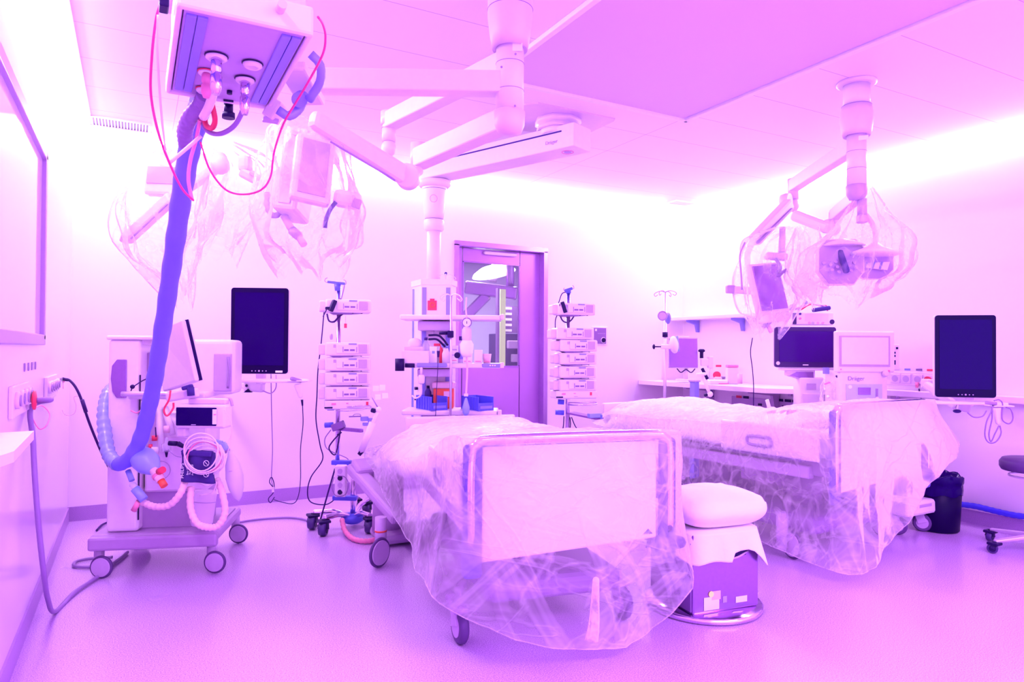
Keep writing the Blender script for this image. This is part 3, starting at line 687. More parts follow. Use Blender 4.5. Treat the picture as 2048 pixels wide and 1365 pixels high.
# hoses from the column
def cord(name, label, pts, r, m='cable', n=8, sm_=8, cat='cable', rf=None):
    b = MB(); b.tube(pts, r, n, sm_, False, rf); return tag(b.build(name, m, None), label, cat)
def A(*l): return [at(*p) for p in l]
hosepts = A((402, 205, 2.33), (385, 270, 2.45), (368, 360, 2.58), (354, 460, 2.75), (340, 560, 2.95), (325, 660, 3.15), (312, 745, 3.3), (297, 820, 3.42), (280, 880, 3.5), (258, 918, 3.55), (236, 930, 3.6), (219, 912, 3.68), (210, 870, 3.75), (208, 825, 3.82), (216, 788, 3.92), (232, 772, 4.0))
rnd = random.Random(3)
rad = [1+.10*math.sin(k*.9)*rnd.random()+.06*rnd.random() for k in range(200)]
def hr(tt, k): return (.036 if tt < .62 else .036)*rad[k % 200]
n_up = 10
b = MB(); b.tube(hosepts[:11], .036, 14, 10, False, lambda tt, k: .037*(1+.05*math.sin(k*1.05)+.05*rad[k]-.05))
for q in (hosepts[3], hosepts[5], hosepts[7]): pass
t = thing('supply_hose', 'thick blue wrapped supply hose hanging from the ceiling column to the anaesthesia machine', 'hose', tuple(hosepts[0]))
b.build('upper_sleeve', 'hose', t)
b = MB(); b.tube(hosepts[10:], .033, 14, 12, False, lambda tt, k: .034*(1+.10*math.sin(k*1.7))); o = b.build('wrapped_loop', 'bluefilm', t); o['label'] = 'pale blue ribbed loop in clear wrap'
b = MB(); b.tube(hosepts[10:], .022, 12, 12, False, lambda tt, k: .024*(1+.08*math.sin(k*1.7+1))); b.build('inner_hose', 'lblue', t)
cord('corrugated_hose', 'dark grey corrugated hose bending from the ceiling column into the blue hose', A((410, 192, 2.14), (400, 212, 2.18), (380, 235, 2.22), (370, 262, 2.27), (372, 290, 2.32)), .022, 'gcable', 12, 10, 'hose', lambda tt, k: .024*(1+.10*math.sin(k*2.1)))
cord('pendant_hose', 'dark hose looping from the right rear outlet under the ceiling column', A((488, 200, 2.03), (485, 222, 2.05), (468, 252, 2.1), (440, 268, 2.15), (415, 262, 2.2), (403, 238, 2.22)), .0075, 'gcable', 8, 10, 'hose')
cord('pendant_hose', 'short thick red hose looping below the ceiling column', A((424, 208, 2.1), (430, 240, 2.12), (424, 256, 2.15), (412, 250, 2.18), (408, 225, 2.2)), .0085, 'red', 8, 8, 'hose')
cord('pendant_hose', 'white hose sleeve dropping from the left outlet under the ceiling column', A((432, 152, 1.98), (428, 180, 2.02), (418, 212, 2.06), (406, 235, 2.1)), .013, 'white', 8, 6, 'hose')
cord('red_cable', 'thin red cord hanging in a long arc left of the ceiling column', A((320, 10, 1.8), (312, 40, 1.82), (304, 110, 1.86), (302, 190, 1.95), (318, 270, 2.0), (345, 340, 2.1), (366, 380, 2.15), (387, 401, 2.2)), .0036, 'pinkcord')
cord('red_cable', 'thick pink red cord hanging in front of the blue hose', A((400, 240, 2.2), (392, 280, 2.25), (381, 320, 2.28), (377, 360, 2.3), (384, 400, 2.32)), .006, 'pink')
cord('red_cable', 'thin red cord looping from blue hose up to the column right side', A((401, 285, 2.2), (420, 340, 2.3), (452, 380, 2.35), (490, 389, 2.35), (525, 378, 2.3), (542, 350, 2.3), (548, 305, 2.28), (566, 250, 2.2), (592, 205, 2.12), (616, 165, 2.05), (645, 110, 1.95), (651, 75, 1.9), (646, 50, 1.85), (636, 34, 1.8)), .0034, 'pinkcord')
cord('white_cable', 'thin white cord beside the long red cord', A((316, 30, 1.8), (315, 110, 1.85), (322, 220, 1.95), (331, 300, 2.02)), .003, 'wcable')
cord('white_strap', 'narrow white strap crossing in front of the blue hose', A((340, 325, 2.2), (370, 300, 2.2), (402, 272, 2.2)), .006, 'wcable', 8, 4, 'strap')

# ------------------------------------------------------------------ anaesthesia machine
AO = V((.146, 4.255, 0)); AR = R(-18.8)
an = thing('anaesthesia_machine', 'white anaesthesia machine on a grey wheeled base in the left corner, with ventilator tower', 'anaesthesia machine', tuple(AO), AR)
def Ln(name, m, f, par=None, smooth=False): return B(name, m, par or an, f, False, smooth)
def basef(b):
    b.box((-.035, .30, .205), (.66, .62, .06), .022, seg=3)
    b.box((-.035, -.005, .19), (.66, .05, .075), .015)
Ln('base', 'midgrey', basef)
Ln('base_inlay', 'grey', lambda b: b.box((.21, .33, .240), (.13, .40, .012), .005))
for x, y, h in ((-.30, 0, R(119)), (.28, .0, R(119)), (-.30, .60, R(119)), (.28, .60, R(119))):
    p = AO+Matrix.Rotation(AR, 3, 'Z') @ V((x, y, 0)); big_caster(an, p, h+math.pi, .062, 1, False, .026)
Ln('lower_column', 'midgrey', lambda b: b.box((.02, .24, .34), (.36, .26, .24), .02))
Ln('side_housing', 'white', lambda b: b.box((-.215, .19, .765), (.165, .30, 1.06), .02, seg=3))
Ln('side_window', 'steel', lambda b: b.prism([(-.272, 1.01), (-.25, .975), (-.200, .975), (-.200, 1.185), (-.25, 1.185), (-.275, 1.15), (-.280, 1.08)], .012, Matrix.Translation((0, .033, 0)), .003))
Ln('trim_line', 'dark', lambda b: b.box((-.133, .045, .70), (.004, .012, .80)))
Ln('cabinet', 'white', lambda b: b.box((.045, .24, .655), (.33, .30, .43), .012))
Ln('cabinet_door', 'offwhite', lambda b: b.box((.04, .085, .60), (.30, .012, .30), .006))
Ln('door_ring', 'lilac', lambda b: b.torus((-.03, .077, .565), .05, .002, (0, 1, 0)))
Ln('work_shelf', 'white', lambda b: b.box((.02, .16, .985), (.40, .34, .035), .012))
Ln('shelf_rail', 'alu', lambda b: b.tube([(-.20, -.03, 1.0), (.0, -.05, 1.0), (.19, -.04, 1.0)], .014, 10, 4))
Ln('spout', 'white', lambda b: [b.cyl((-.07, -.02, .96), (-.07, -.02, .90), .035), b.cyl((-.07, -.05, .94), (-.03, -.08, .94), .02)])
Ln('rear_tower', 'white', lambda b: b.box((.20, .30, 1.14), (.26, .24, .32), .025, seg=3))
Ln('tower_door', 'lilac', lambda b: b.box((.27, .175, 1.11), (.10, .012, .22), .01))
Ln('door_grip', 'grey', lambda b: b.tube([(.30, .165, 1.20), (.31, .155, 1.11), (.30, .165, 1.02)], .007, 8, 5))
Ln('top_shelf', 'white', lambda b: b.box((-.14, .20, 1.305), (.33, .34, .022), .008))
Ln('shelf_post', 'offwhite', lambda b: b.box((-.19, .20, 1.285), (.13, .26, .04), .008))
# screen seen from behind
def Lw(px, py, d): return at(px, py, d)
t = an
s1 = MB(); q = [Lw(330, 655, 3.75), Lw(370, 640, 3.6), Lw(398, 762, 3.6), Lw(345, 779, 3.75)]
nrm = (q[1]-q[0]).cross(q[3]-q[0]).normalized()
def slab(b, q, off0, off1):
    a = [b.bm.verts.new(p+nrm*off0) for p in q]; c = [b.bm.verts.new(p+nrm*off1) for p in q]
    b.bm.faces.new(a); b.bm.faces.new(c[::-1])
    for i in range(4): b.bm.faces.new((a[i], c[i], c[(i+1) % 4], a[(i+1) % 4]))
    es = list({e for v in a+c for e in v.link_edges}); bmesh.ops.bevel(b.bm, geom=es, offset=.008, segments=2, profile=.5, affect='EDGES')
sgn = 1 if nrm.dot(FW) > 0 else -1
slab(s1, [q[0]+(q[1]-q[0])*-.35, q[1], q[2], q[3]+(q[2]-q[3])*-.25], -.02*sgn, .03*sgn); so = s1.build('ventilator_screen', 'white', an)
B('screen_edge', 'dark', so, lambda b: b.bar(q[1]+(q[1]-q[0])*.03+FW*.01, q[2]+(q[2]-q[3])*.03+FW*.01, .008, .02, .002))
B('screen_pivot', 'navy', so, lambda b: [b.bar(Lw(365, 778, 3.55), Lw(385, 772, 3.55), .03, .02, .006), b.cyl(Lw(381, 775, 3.55), Lw(382, 792, 3.55), .018)])
B('screen_bracket', 'offwhite', so, lambda b: b.bar(Lw(335, 795, 3.6), Lw(395, 785, 3.6), .05, .05, .01))
s2_ = Ln('side_screen', 'grey', lambda b: b.box((-.08, .16, 1.13), (.11, .03, .20), .006, Matrix.Rotation(R(-12), 3, 'Y')))
tubep('screen_cable', 'cable', an, A((297, 757, 3.6), (285, 762, 3.6), (266, 775, 3.62), (262, 782, 3.64)), .003)
B('cable_plug', 'dark', an, lambda b: b.ball(at(265, 774, 3.63), .012))
# front accessories
tubep('sensor_hose', 'red', an, A((341, 782, 3.5), (338, 800, 3.48), (328, 820, 3.47), (334, 832, 3.47), (346, 818, 3.5), (347, 806, 3.5)), .005)
tubep('gas_line', 'pink', an, A((262, 822, 3.62), (275, 826, 3.6), (290, 812, 3.6), (300, 795, 3.65)), .004)
for (x, y, m, rr, h) in ((309, 878, 'red', .014, .020), (301, 895, 'red', .010, .016), (333, 862, 'palepink', .016, .05), (310, 905, 'white', .018, .06), (375, 892, 'lilac', .016, .03)):
    B('flow_knob', m, an, lambda b: b.cyl(at(x, y+4, 3.72), at(x, y-4, 3.72)+V((0, 0, h*.3)), rr))
B('vacuum_bottle', 'glass', an, lambda b: b.lathe([(.012, 0), (.024, .01), (.024, .045), (.012, .05), (.004, .08)], at(333, 905, 3.68)))
B('bottle_nozzle', 'dark', an, lambda b: b.cyl(at(333, 902, 3.68), at(333, 915, 3.68), .010, .004))
B('black_adapter', 'dark', an, lambda b: [b.cyl(at(338, 887, 3.66), at(354, 888, 3.66), .013), b.cyl(at(356, 888, 3.66), at(368, 894, 3.66), .014, .010)])
for k, (x0, y0, x1, y1) in enumerate(((318, 820, 322, 905), (330, 815, 345, 870), (345, 835, 372, 870), (300, 815, 290, 905))):
    B('support_arm', 'white', an, lambda b: b.cyl(at(x0, y0, 3.78), at(x1, y1, 3.74), .017))
tubep('thin_line', 'cable', an, A((311, 855, 3.7), (312, 875, 3.7)), .003)
tubep('thin_line', 'gcable', an, A((336, 900, 3.66), (350, 912, 3.64), (362, 915, 3.6)), .002)
# absorber canister
cb = B('absorber_canister', 'offwhite', an, lambda b: b.lathe([(.050, 0), (.058, .02), (.060, .17), (.055, .19)], at(402, 1052, 3.78)+V((0, 0, .0)), (.12, .05, 1), 28))
B('canister_band', 'lilac', cb, lambda b: b.torus(at(402, 1052, 3.78)+V((.014, .008, .13)), .060, .003, (.12, .05, 1)))
# transport monitor on the machine
t = thing('transport_monitor', 'flat white bedside monitor with a dark screen mounted on the front of the anaesthesia machine', 'monitor', tuple(at(399, 834, 3.55)), CAMZ+R(-2))
B('housing', 'white', t, lambda b: b.box((0, .05, 0), (.262, .09, .122), .012), False)
B('screen', 'screen', t, lambda b: b.box((-.018, .002, .0), (.212, .008, .094), .004), False)
B('key_column', 'paper', t, lambda b: b.box((.079, -.001, 0), (.022, .006, .078), .003), False)
B('alarm_key', 'pink', t, lambda b: b.box((.082, -.005, .012), (.012, .003, .006)), False)
B('handle', 'lilac', t, lambda b: b.tube([(.085, .08, .05), (.10, .08, .085), (.125, .08, .085), (.135, .08, .05)], .008, 8, 5), False)
B('mount_foot', 'offwhite', t, lambda b: b.box((-.11, .05, -.085), (.045, .05, .05), .008), False)
B('mount_plate', 'offwhite', t, lambda b: b.box((.02, .06, .075), (.20, .05, .03), .008), False)
B('maker_mark', 'lilac', t, lambda b: b.box((-.03, -.003, -.041), (.024, .002, .004)), False)
# blood pressure cuff with print
t = thing('pressure_cuff', 'folded dark navy blood pressure cuff with white print hanging below the small monitor', 'blood pressure cuff', tuple(at(394, 934, 3.5)), CAMZ+R(-4))
def cuff(b):
    rows = [[V((-.086+.172*i/12+.004*math.sin(j*.7), .008*math.sin(i*.8+j*.3), .078-.156*j/10-.008*(i/12))) for i in range(13)] for j in range(11)]
    b.grid(rows); bb = [[p+V((0, .022, 0)) for p in r] for r in rows]; b.grid([r[::-1] for r in bb])
    b.grid([rows[0], bb[0]]); b.grid([bb[-1], rows[-1]]); b.grid([[r[0] for r in bb], [r[0] for r in rows]]); b.grid([[r[-1] for r in rows], [r[-1] for r in bb]])
    bmesh.ops.remove_doubles(b.bm, verts=b.bm.verts, dist=.0003)
B('cuff_body', 'navy', t, cuff, False)
B('top_flap', 'navy', t, lambda b: b.box((0.0, .004, .068), (.16, .034, .030), .008, Matrix.Rotation(R(3), 3, 'Y')), False)
V90 = Matrix.Rotation(R(-90), 4, 'Y')
text('print', 'PHILIPS', .024, Matrix.Translation((-.070, -.012, -.020)) @ V90 @ RX90, 'paper', t)
text('print', 'Easy Care\nReusable\nAdult Cuff', .013, Matrix.Translation((-.030, -.012, -.015)) @ V90 @ RX90, 'paper', t)
for zz in (.02, -.035):
    B('symbol', 'paper', t, lambda b: [b.torus((.055, -.013, zz), .014, .0014, (0, 1, 0)), b.bar((.046, -.013, zz+.009), (.064, -.013, zz-.009), .002, .002)], False)
for k in range(6):
    c = at(402+2*k, 905+2*(k % 3), 3.46+.008*k); rx = .085+.008*(k % 3); pts = []
    for i in range(28):
        a = 2*math.pi*i/28
        pts.append(c+RT*math.cos(a)*rx*(1+.05*math.sin(k+a))+UP*(math.sin(a)*(.095-.006*k)-.008*k)+FW*.006*math.sin(2*a+k))
    b = MB(); b.tube(pts, .0038, 7, 0, True); tag(b.build('coiled_cable', 'wcable' if k not in (3,) else 'pink', None), 'pale sensor cable coiled in loops over the dark cuff on the anaesthesia machine' if k != 3 else 'pink red sensor tube coiled among the pale cables over the dark cuff', 'cable', 'pale sensor cables coiled over the cuff' if k != 3 else None)
tag(B('cable_clip', 'lblue', None, lambda b: [b.bar(at(430, 883, 3.5), at(446, 886, 3.5), .02, .02, .004), b.bar(at(446, 885, 3.5), at(454, 900, 3.5), .02, .025, .006)]), 'small blue cable clip at the right of the coiled cables', 'clip')
cord('thin_cable', 'thin pale cable hanging in a curve right of the small white monitor', A((448, 820, 3.5), (460, 840, 3.5), (464, 862, 3.5), (455, 885, 3.5), (440, 880, 3.5)), .0018, 'wcable')
cord('thin_cable', 'thin pale cable hanging beside the coiled cables', A((463, 850, 3.5), (462, 880, 3.5), (455, 905, 3.5), (437, 945, 3.5)), .0018, 'wcable')
# hanging test lung
t = thing('breathing_bag', 'long pale translucent breathing bag hanging at the right of the anaesthesia machine', 'breathing bag', tuple(at(468, 1000, 3.62)))
B('bag', 'bagwhite', t, lambda b: b.lathe([(.004, 0), (.02, .02), (.038, .07), (.045, .13), (.036, .20), (.018, .245), (.012, .27)], at(477, 1003, 3.62), (-.16, 0, 1), 24))
B('neck', 'grey', t, lambda b: b.cyl(at(456, 906, 3.62), at(454, 898, 3.62), .014))
B('print', 'grey', t, lambda b: b.box(at(463, 943, 3.57), (.026, .002, .003)))
# resuscitation bag
t = thing('resuscitation_bag', 'light blue resuscitation bag with red orange valves hanging on the anaesthesia machine', 'resuscitation bag', tuple(at(292, 920, 3.55)))
def ell(b, p0, p1, r): 
    d = p1-p0; L_ = d.length; b.lathe([(.012, 0), (r*.7, L_*.12), (r, L_*.4), (r*.95, L_*.65), (r*.5, L_*.9), (.014, L_)], p0, d, 28)
B('bag', 'bagblue', t, lambda b: ell(b, at(268, 900, 3.58), at(314, 945, 3.5), .063))
B('valve', 'palepink', t, lambda b: b.cyl(at(307, 940, 3.5), at(322, 962, 3.48), .022))
B('valve_ring', 'pink', t, lambda b: b.cyl(at(314, 950, 3.495), at(317, 955, 3.49), .027))
B('valve_cap', 'orange', t, lambda b: b.cyl(at(322, 962, 3.48), at(329, 973, 3.47), .018))
B('pressure_cap', 'red', t, lambda b: b.cyl(at(318, 944, 3.48), at(326, 940, 3.46), .017))
# ribbed breathing hoses
def ribbed(name, label, pts, r, m): return cord(name, label, pts, r, m, 12, 14, 'hose', lambda tt, k: r*(1+.09*math.sin(k*1.5)))
ribbed('breathing_hose', 'pale ribbed breathing hose curving across the lower front of the anaesthesia machine', A((285, 1005, 3.55), (310, 1014, 3.52), (340, 1010, 3.5), (362, 985, 3.5), (372, 955, 3.55)), .017, 'palepink')
ribbed('breathing_hose', 'pale ribbed breathing hose hanging in a U beside the absorber canister', A((382, 975, 3.55), (381, 1015, 3.5), (392, 1045, 3.48), (412, 1055, 3.48), (436, 1052, 3.5), (450, 1025, 3.52), (444, 985, 3.55), (434, 960, 3.6)), .017, 'palepink')
cord('clear_tube', 'clear tube curling under the dark cuff', A((400, 968, 3.55), (415, 975, 3.55), (432, 965, 3.55), (425, 985, 3.55), (400, 992, 3.57)), .004, 'wcable', 8, 8, 'tube')
def seg_(name, label, a, b_, r, m, cat='connector'): return tag(cylp(name, m, None, at(*a), at(*b_), r), label, cat)
seg_('hose_adapter', 'light blue hose adapter hanging at the left, above the clear elbow', (256, 942, 3.58), (264, 962, 3.56), .014, 'lblue')
seg_('hose_adapter', 'clear pinkish elbow between the two blue hose adapters', (264, 968, 3.55), (274, 982, 3.54), .017, 'glass')
seg_('hose_adapter', 'thick light blue hose adapter at the end of the ribbed breathing hose', (270, 978, 3.54), (288, 1000, 3.53), .022, 'lblue')
seg_('breathing_filter', 'pink clear filter piece hanging below the blue hose adapter', (278, 1003, 3.54), (267, 1022, 3.54), .014, 'pink', 'filter')
B1_ = tag(B('black_bracket', 'navy', None, lambda b: b.prism([(0, 0), (.035, 0), (.03, .06), (-.01, .07)], .04, Matrix.Translation(at(236, 900, 3.8)))), 'small navy bracket between the two legs of the hose loop', 'bracket')

# ------------------------------------------------------------------ left wall: sockets, plugs and cables
def socket_strip(y0, y1, z, n, label, gas=False):
    t = thing('socket_strip', label, 'socket', (XL, (y0+y1)/2, z))
    boxp('plate', 'white', t, (XL+.008, (y0+y1)/2, z), (.016, y1-y0, .12), .004)
    for k in range(n):
        y = y0+(k+.5)*(y1-y0)/n
        o = cylp('socket_outlet', 'offwhite', t, (XL+.012, y, z+.005), (XL+.030, y, z+.005), .032)
        cylp('socket_well', 'grey' if not gas else 'steel', o, (XL+.0295, y, z+.005), (XL+.034, y, z+.005), .022)
    return t
socket_strip(3.10, 3.55, 1.045, 4, 'white socket strip low on the left wall near the camera, red plug in it')
socket_strip(4.25, 4.78, 1.035, 5, 'white socket strip on the left wall beside the back corner', True)
t = thing('label_row', 'row of four small grey labels above the nearer socket strip on the left wall', 'label', (XL, 3.4, 1.2))
for k in range(4): boxp('label', 'grey', t, (XL+.002, 3.52+.12*k, 1.165), (.003, .035, .035))
tag(B('power_plug', 'red', None, lambda b: [b.lathe([(.030, 0), (.040, .004), (.040, .012), (.02, .016)], (XL+.035, 3.46, 1.03), (1, 0, 0), 24)]), 'round red plug flange in the nearer wall socket on the left', 'plug')
p0 = V((XL+.05, 3.46, 1.03))
cord('power_cable', 'thick dark power cable from the red plug down the left wall to the floor', [p0, V((XL+.10, 3.46, 1.03)), at(62, 815, 2.95), at(66, 880, 2.92), at(70, 960, 2.88), at(78, 1060, 2.87), at(88, 1150, 2.9), at(96, 1200, 3.05), atz(110, 1224, .014), atz(150, 1185, .014), atz(190, 1158, .014), atz(225, 1130, .014)], .0105, 'gcable')
cord('power_cable', 'black power cable from the far left sockets down behind the anaesthesia machine', [at(124, 759, 4.5), at(140, 762, 4.45), at(158, 788, 4.45), at(180, 850, 4.5), at(205, 910, 4.6), at(228, 955, 4.7)], .008, 'cable')
tag(B('plug', 'cable', None, lambda b: b.cyl(at(123, 758, 4.5), at(136, 761, 4.46), .013, .008)), 'black power plug at the far left sockets', 'plug')
tag(B('cable_joint', 'cable', None, lambda b: b.cyl(at(164, 800, 4.44), at(172, 825, 4.46), .012)), 'black sleeve on the cable from the far left sockets', 'cable sleeve')
cord('earth_cable', 'thin red cord looping near the red plug on the left wall', [at(45, 808, 3.0), at(60, 828, 3.0), at(78, 858, 2.98), at(94, 850, 3.0), at(99, 828, 3.05), at(84, 812, 3.05), at(68, 818, 3.0)], .0026, 'pink')
cord('earth_cable', 'thin pale cord looping from the far left sockets', [at(124, 770, 4.5), at(121, 805, 4.48), at(130, 830, 4.45), at(148, 828, 4.45), at(152, 812, 4.45), at(148, 795, 4.45), at(160, 793, 4.45)], .002, 'palepink')
for (x, y, d, lab) in ((46, 800, 3.0, 'red earth connector below the red plug on the left wall'), (124, 768, 4.5, 'small red white earth connector at the far left sockets')):
    tag(B('earth_connector', 'pink', None, lambda b: [b.cyl(at(x, y-5, d), at(x, y+10, d), .008), b.box(at(x, y-4, d), (.03, .012, .008))]), lab, 'connector')
cord('floor_cable', 'dark cable looped on the floor by the machine left front wheel', [atz(225, 1115, .012), atz(180, 1118, .012), atz(152, 1124, .012), atz(150, 1133, .012), atz(178, 1135, .012), atz(215, 1132, .012), atz(240, 1118, .012), atz(255, 1105, .012)], .009, 'gcable')
cord('floor_cable', 'short dark cable end on the floor behind the left of the machine', [atz(225, 1042, .012), atz(205, 1050, .012), atz(193, 1062, .012)], .007, 'cable')
# shelf edge by the left wall
t = thing('wall_tray', 'white wall-mounted tray cut off by the left picture edge', 'tray', (-.30, 2.0, 1.0))
zt = .985
q = [V((XL+.001, 2.62, zt)), atz(68, 862, zt), atz(28, 903, zt), V((XL+.001, 1.60, zt))]
b = MB(); a = [b.bm.verts.new(p) for p in q]; c = [b.bm.verts.new(p-V((0, 0, .028))) for p in q]
b.bm.faces.new(a); b.bm.faces.new(c[::-1]); [b.bm.faces.new((a[i], c[i], c[(i+1) % 4], a[(i+1) % 4])) for i in range(4)]
b.build('tray_top', 'white', t)
boxp('bracket', 'offwhite', t, (XL+.03, 2.0, zt-.06), (.06, .05, .07), .005)
# ------------------------------------------------------------------ central ceiling arm system
def ceiling_hub2(t, c, zb):
    o = (c[0], c[1], 0)
    B('drop_tube', 'white', t, lambda b: b.lathe([(.072, 2.665), (.072, ZC-.02)], o, (0, 0, 1), 32))
    B('ceiling_flange', 'white', t, lambda b: b.lathe([(.095, ZC-.02), (.108, ZC-.012), (.108, ZC)], o, (0, 0, 1), 40))
    B('barrel', 'offwhite', t, lambda b: b.lathe([(.055, 2.508), (.072, 2.50), (.082, 2.53), (.090, 2.59), (.088, 2.63), (.080, 2.675)], o, (0, 0, 1), 40))
    B('seam_ring', 'grey', t, lambda b: b.torus((c[0], c[1], 2.676), .080, .0015, (0, 0, 1), 40, 6))
    B('column', 'white', t, lambda b: b.lathe([(.053, zb+.085), (.053, 2.52)], o, (0, 0, 1), 36))
    for z in (2.41, 2.31): B('seam_ring', 'grey', t, lambda b: b.torus((c[0], c[1], z), .0535, .0012, (0, 0, 1), 36, 6))
    B('end_cap', 'lilac', t, lambda b: b.lathe([(.01, zb), (.038, zb+.004), (.055, zb+.035), (.058, zb+.085), (.053, zb+.09)], o, (0, 0, 1), 36))
def ceiling_hub(t, c, zb, top=2.68, s=1.0):
    """c = (x, y); stacked barrel and column down to zb"""
    o = (c[0], c[1], 0)
    B('drop_tube', 'white', t, lambda b: b.lathe([(.080*s, top-.005), (.080*s, ZC-.03)], o, (0, 0, 1), 32))
    B('ceiling_flange', 'white', t, lambda b: b.lathe([(.115*s, ZC-.022), (.125*s, ZC-.012), (.125*s, ZC)], o, (0, 0, 1), 40))
    B('barrel', 'offwhite', t, lambda b: b.lathe([(.060*s, 2.415), (.068*s, 2.41), (.078*s, 2.46), (.087*s, 2.53), (.087*s, 2.60), (.080*s, top)], o, (0, 0, 1), 40))
    B('seam_ring', 'grey', t, lambda b: b.torus((c[0], c[1], 2.565), .0875*s, .0015, (0, 0, 1), 40, 6))
    B('column', 'white', t, lambda b: b.lathe([(.054*s, zb+.085), (.054*s, 2.44)], o, (0, 0, 1), 36))
    for z in (2.355, 2.25): B('seam_ring', 'grey', t, lambda b: b.torus((c[0], c[1], z), .0545*s, .0012, (0, 0, 1), 36, 6))
    B('end_cap', 'offwhite', t, lambda b: b.lathe([(.01, zb), (.045*s, zb+.004), (.058*s, zb+.035), (.060*s, zb+.085), (.054*s, zb+.09)], o, (0, 0, 1), 36))
hubc = (1.262, 2.332)
t = thing('ceiling_boom_hub', 'central white ceiling column with three arms fanning out to the left', 'ceiling arm', (hubc[0], hubc[1], ZC))
ceiling_hub(t, hubc, 2.083)
b = MB(); P_ = V((hubc[0], hubc[1], 0))
B('label_plate', 'paper', t, lambda b: b.box(P_+V((-.005, -.056, 2.40)), (.05, .003, .03), 0, Matrix.Rotation(CAMZ, 3, 'Z')))
for px, py in ((1031, 108), (1003, 134), (1030, 212)): B('screw', 'grey', t, lambda b: b.ball(at(px, py, 2.60), .0045))
B('arm', 'white', t, lambda b: b.bar(P_+V((0, 0, 2.278)), at(635, 163, 2.6), .075, .082, .006))
e2 = at(778, 243, 3.35)
B('arm', 'white', t, lambda b: b.bar(P_+V((0, 0, 2.37)), e2, .07, .078, .006))
B('arm_joint', 'white', t, lambda b: [b.cyl(e2+V((0, 0, .045)), e2-V((0, 0, .02)), .040), b.cyl(e2-V((0, 0, .02)), e2-V((0, 0, .10)), .033), b.ball(e2-V((.0, 0, .13)), .036, (1, 1, 1.2))])
B('joint_ring', 'grey', t, lambda b: b.torus(e2-V((0, 0, .035)), .034, .0012))
e3 = at(838, 318, 3.1)
B('arm', 'white', t, lambda b: b.bar(P_+V((0, 0, 2.145)), e3, .075, .085, .006))
B('arm_joint', 'white', t, lambda b: [b.cyl(e3+V((0, 0, .07)), e3-V((0, 0, .04)), .038)])
el = at(815, 354, 3.05)
B('elbow', 'white', t, lambda b: [b.lathe([(.050, -.035), (.054, -.03), (.054, .03), (.050, .035)], el, FW, 36), b.bar(el, at(838, 338, 3.1), .06, .05, .015)])
B('spring_arm', 'white', t, lambda b: [b.bar(at(806, 350, 3.03), at(622, 236, 2.65), .06, .088, .02, w1=.055, h1=.072)])
B('arm_slot', 'grey', t, lambda b: b.bar(at(790, 361, 2.99), at(660, 283, 2.68), .004, .006))
B('maker_mark', 'lilac', t, lambda b: b.torus(at(839, 303, 3.05), .006, .001, FW, 20, 5))

# film wrapped monitors at the upper left
def bag(name, label, pts, seed, m='film_thin', d0=.10, folds=14):
    """hanging film bag, open and ragged below: pts = (px_left, px_right, py, depth) from top to bottom"""
    b = MB(); rows = []; n = 72
    key = [(at((l+r)/2, y, d), (r-l)/2*d/FPX) for l, r, y, d in pts]
    cs = crom([k[0] for k in key], 7); rs = crom([V((k[1], 0, 0)) for k in key], 7); m_ = len(cs)-1
    for j, (c, r) in enumerate(zip(cs, rs)):
        row = []; v = j/m_
        for i in range(n):
            a = 2*math.pi*i/n
            q = V((math.cos(a)*1.3, math.sin(a)*1.3, v*.9+seed))
            fold = .13*math.sin(a*7+seed+3*noise.noise(q))+.08*math.sin(a*13+2*seed+4*noise.noise(q*1.5))+.22*noise.noise(q*1.1)
            rr = max(.004, r.x)*(.97+fold*min(1, 2.5*v+.15))
            p = c+RT*math.cos(a)*rr+FW*math.sin(a)*min(rr, d0+.3*rr)
            p += (RT*noise.noise(q*2.3+V((0, 0, v*3)))+UP*noise.noise(q*1.9+V((4, 0, v*2))))*.035*min(1, r.x*7)
            if v > .75: p += UP*(v-.75)*4*(.05*math.sin(a*3+seed)+.03*math.sin(a*8+seed*2))
            row.append(p)
        rows.append(row)
    b.grid(rows, True)
    o = b.build(name, m, None, True, True)
    return tag(o, label, 'plastic cover')
def wall_monitor(label, c, w, h, rz, tilt, scr='lilac', dep=.05, scr_off=(0, 0), scr_sz=None, name='covered_monitor'):
    t = thing(name, label, 'monitor', tuple(c), rz)
    RR = Matrix.Rotation(tilt[0], 3, 'X') @ Matrix.Rotation(tilt[1], 3, 'Y')
    T = RR.to_4x4()
    b = MB(); b.T = T; b.box((0, dep/2, 0), (w, dep, h), .015); b.build('housing', 'white', t, False)
    sw, sh = scr_sz or (w-.05, h-.05)
    b = MB(); b.T = T; b.box((scr_off[0], -.002, scr_off[1]), (sw, .006, sh), .002); b.build('screen', scr, t, False)
    return t
m1 = wall_monitor('small pale monitor with a grey screen at the left, inside clear plastic behind the hoses', at(323, 358, 3.3), .165, .155, CAMZ, (R(-6), R(2)), 'lilac', .05, (0, .018), (.14, .085))
t = thing('monitor_mount', 'pale slanting monitor arm under clear plastic at the upper left wall', 'monitor arm', tuple(at(300, 440, 3.3)))
B('link', 'white', t, lambda b: b.bar(at(345, 395, 3.3), at(252, 480, 3.4), .05, .055, .012))
B('link_edge', 'grey', t, lambda b: b.bar(at(335, 408, 3.26), at(262, 478, 3.35), .006, .006))
B('end_cap', 'lilac', t, lambda b: b.bar(at(254, 470, 3.4), at(248, 486, 3.4), .05, .03, .008))
B('upper_joint', 'white', t, lambda b: [b.ball(at(440, 330, 3.2), .045), b.bar(at(440, 330, 3.2), at(345, 395, 3.3), .045, .05, .012)])
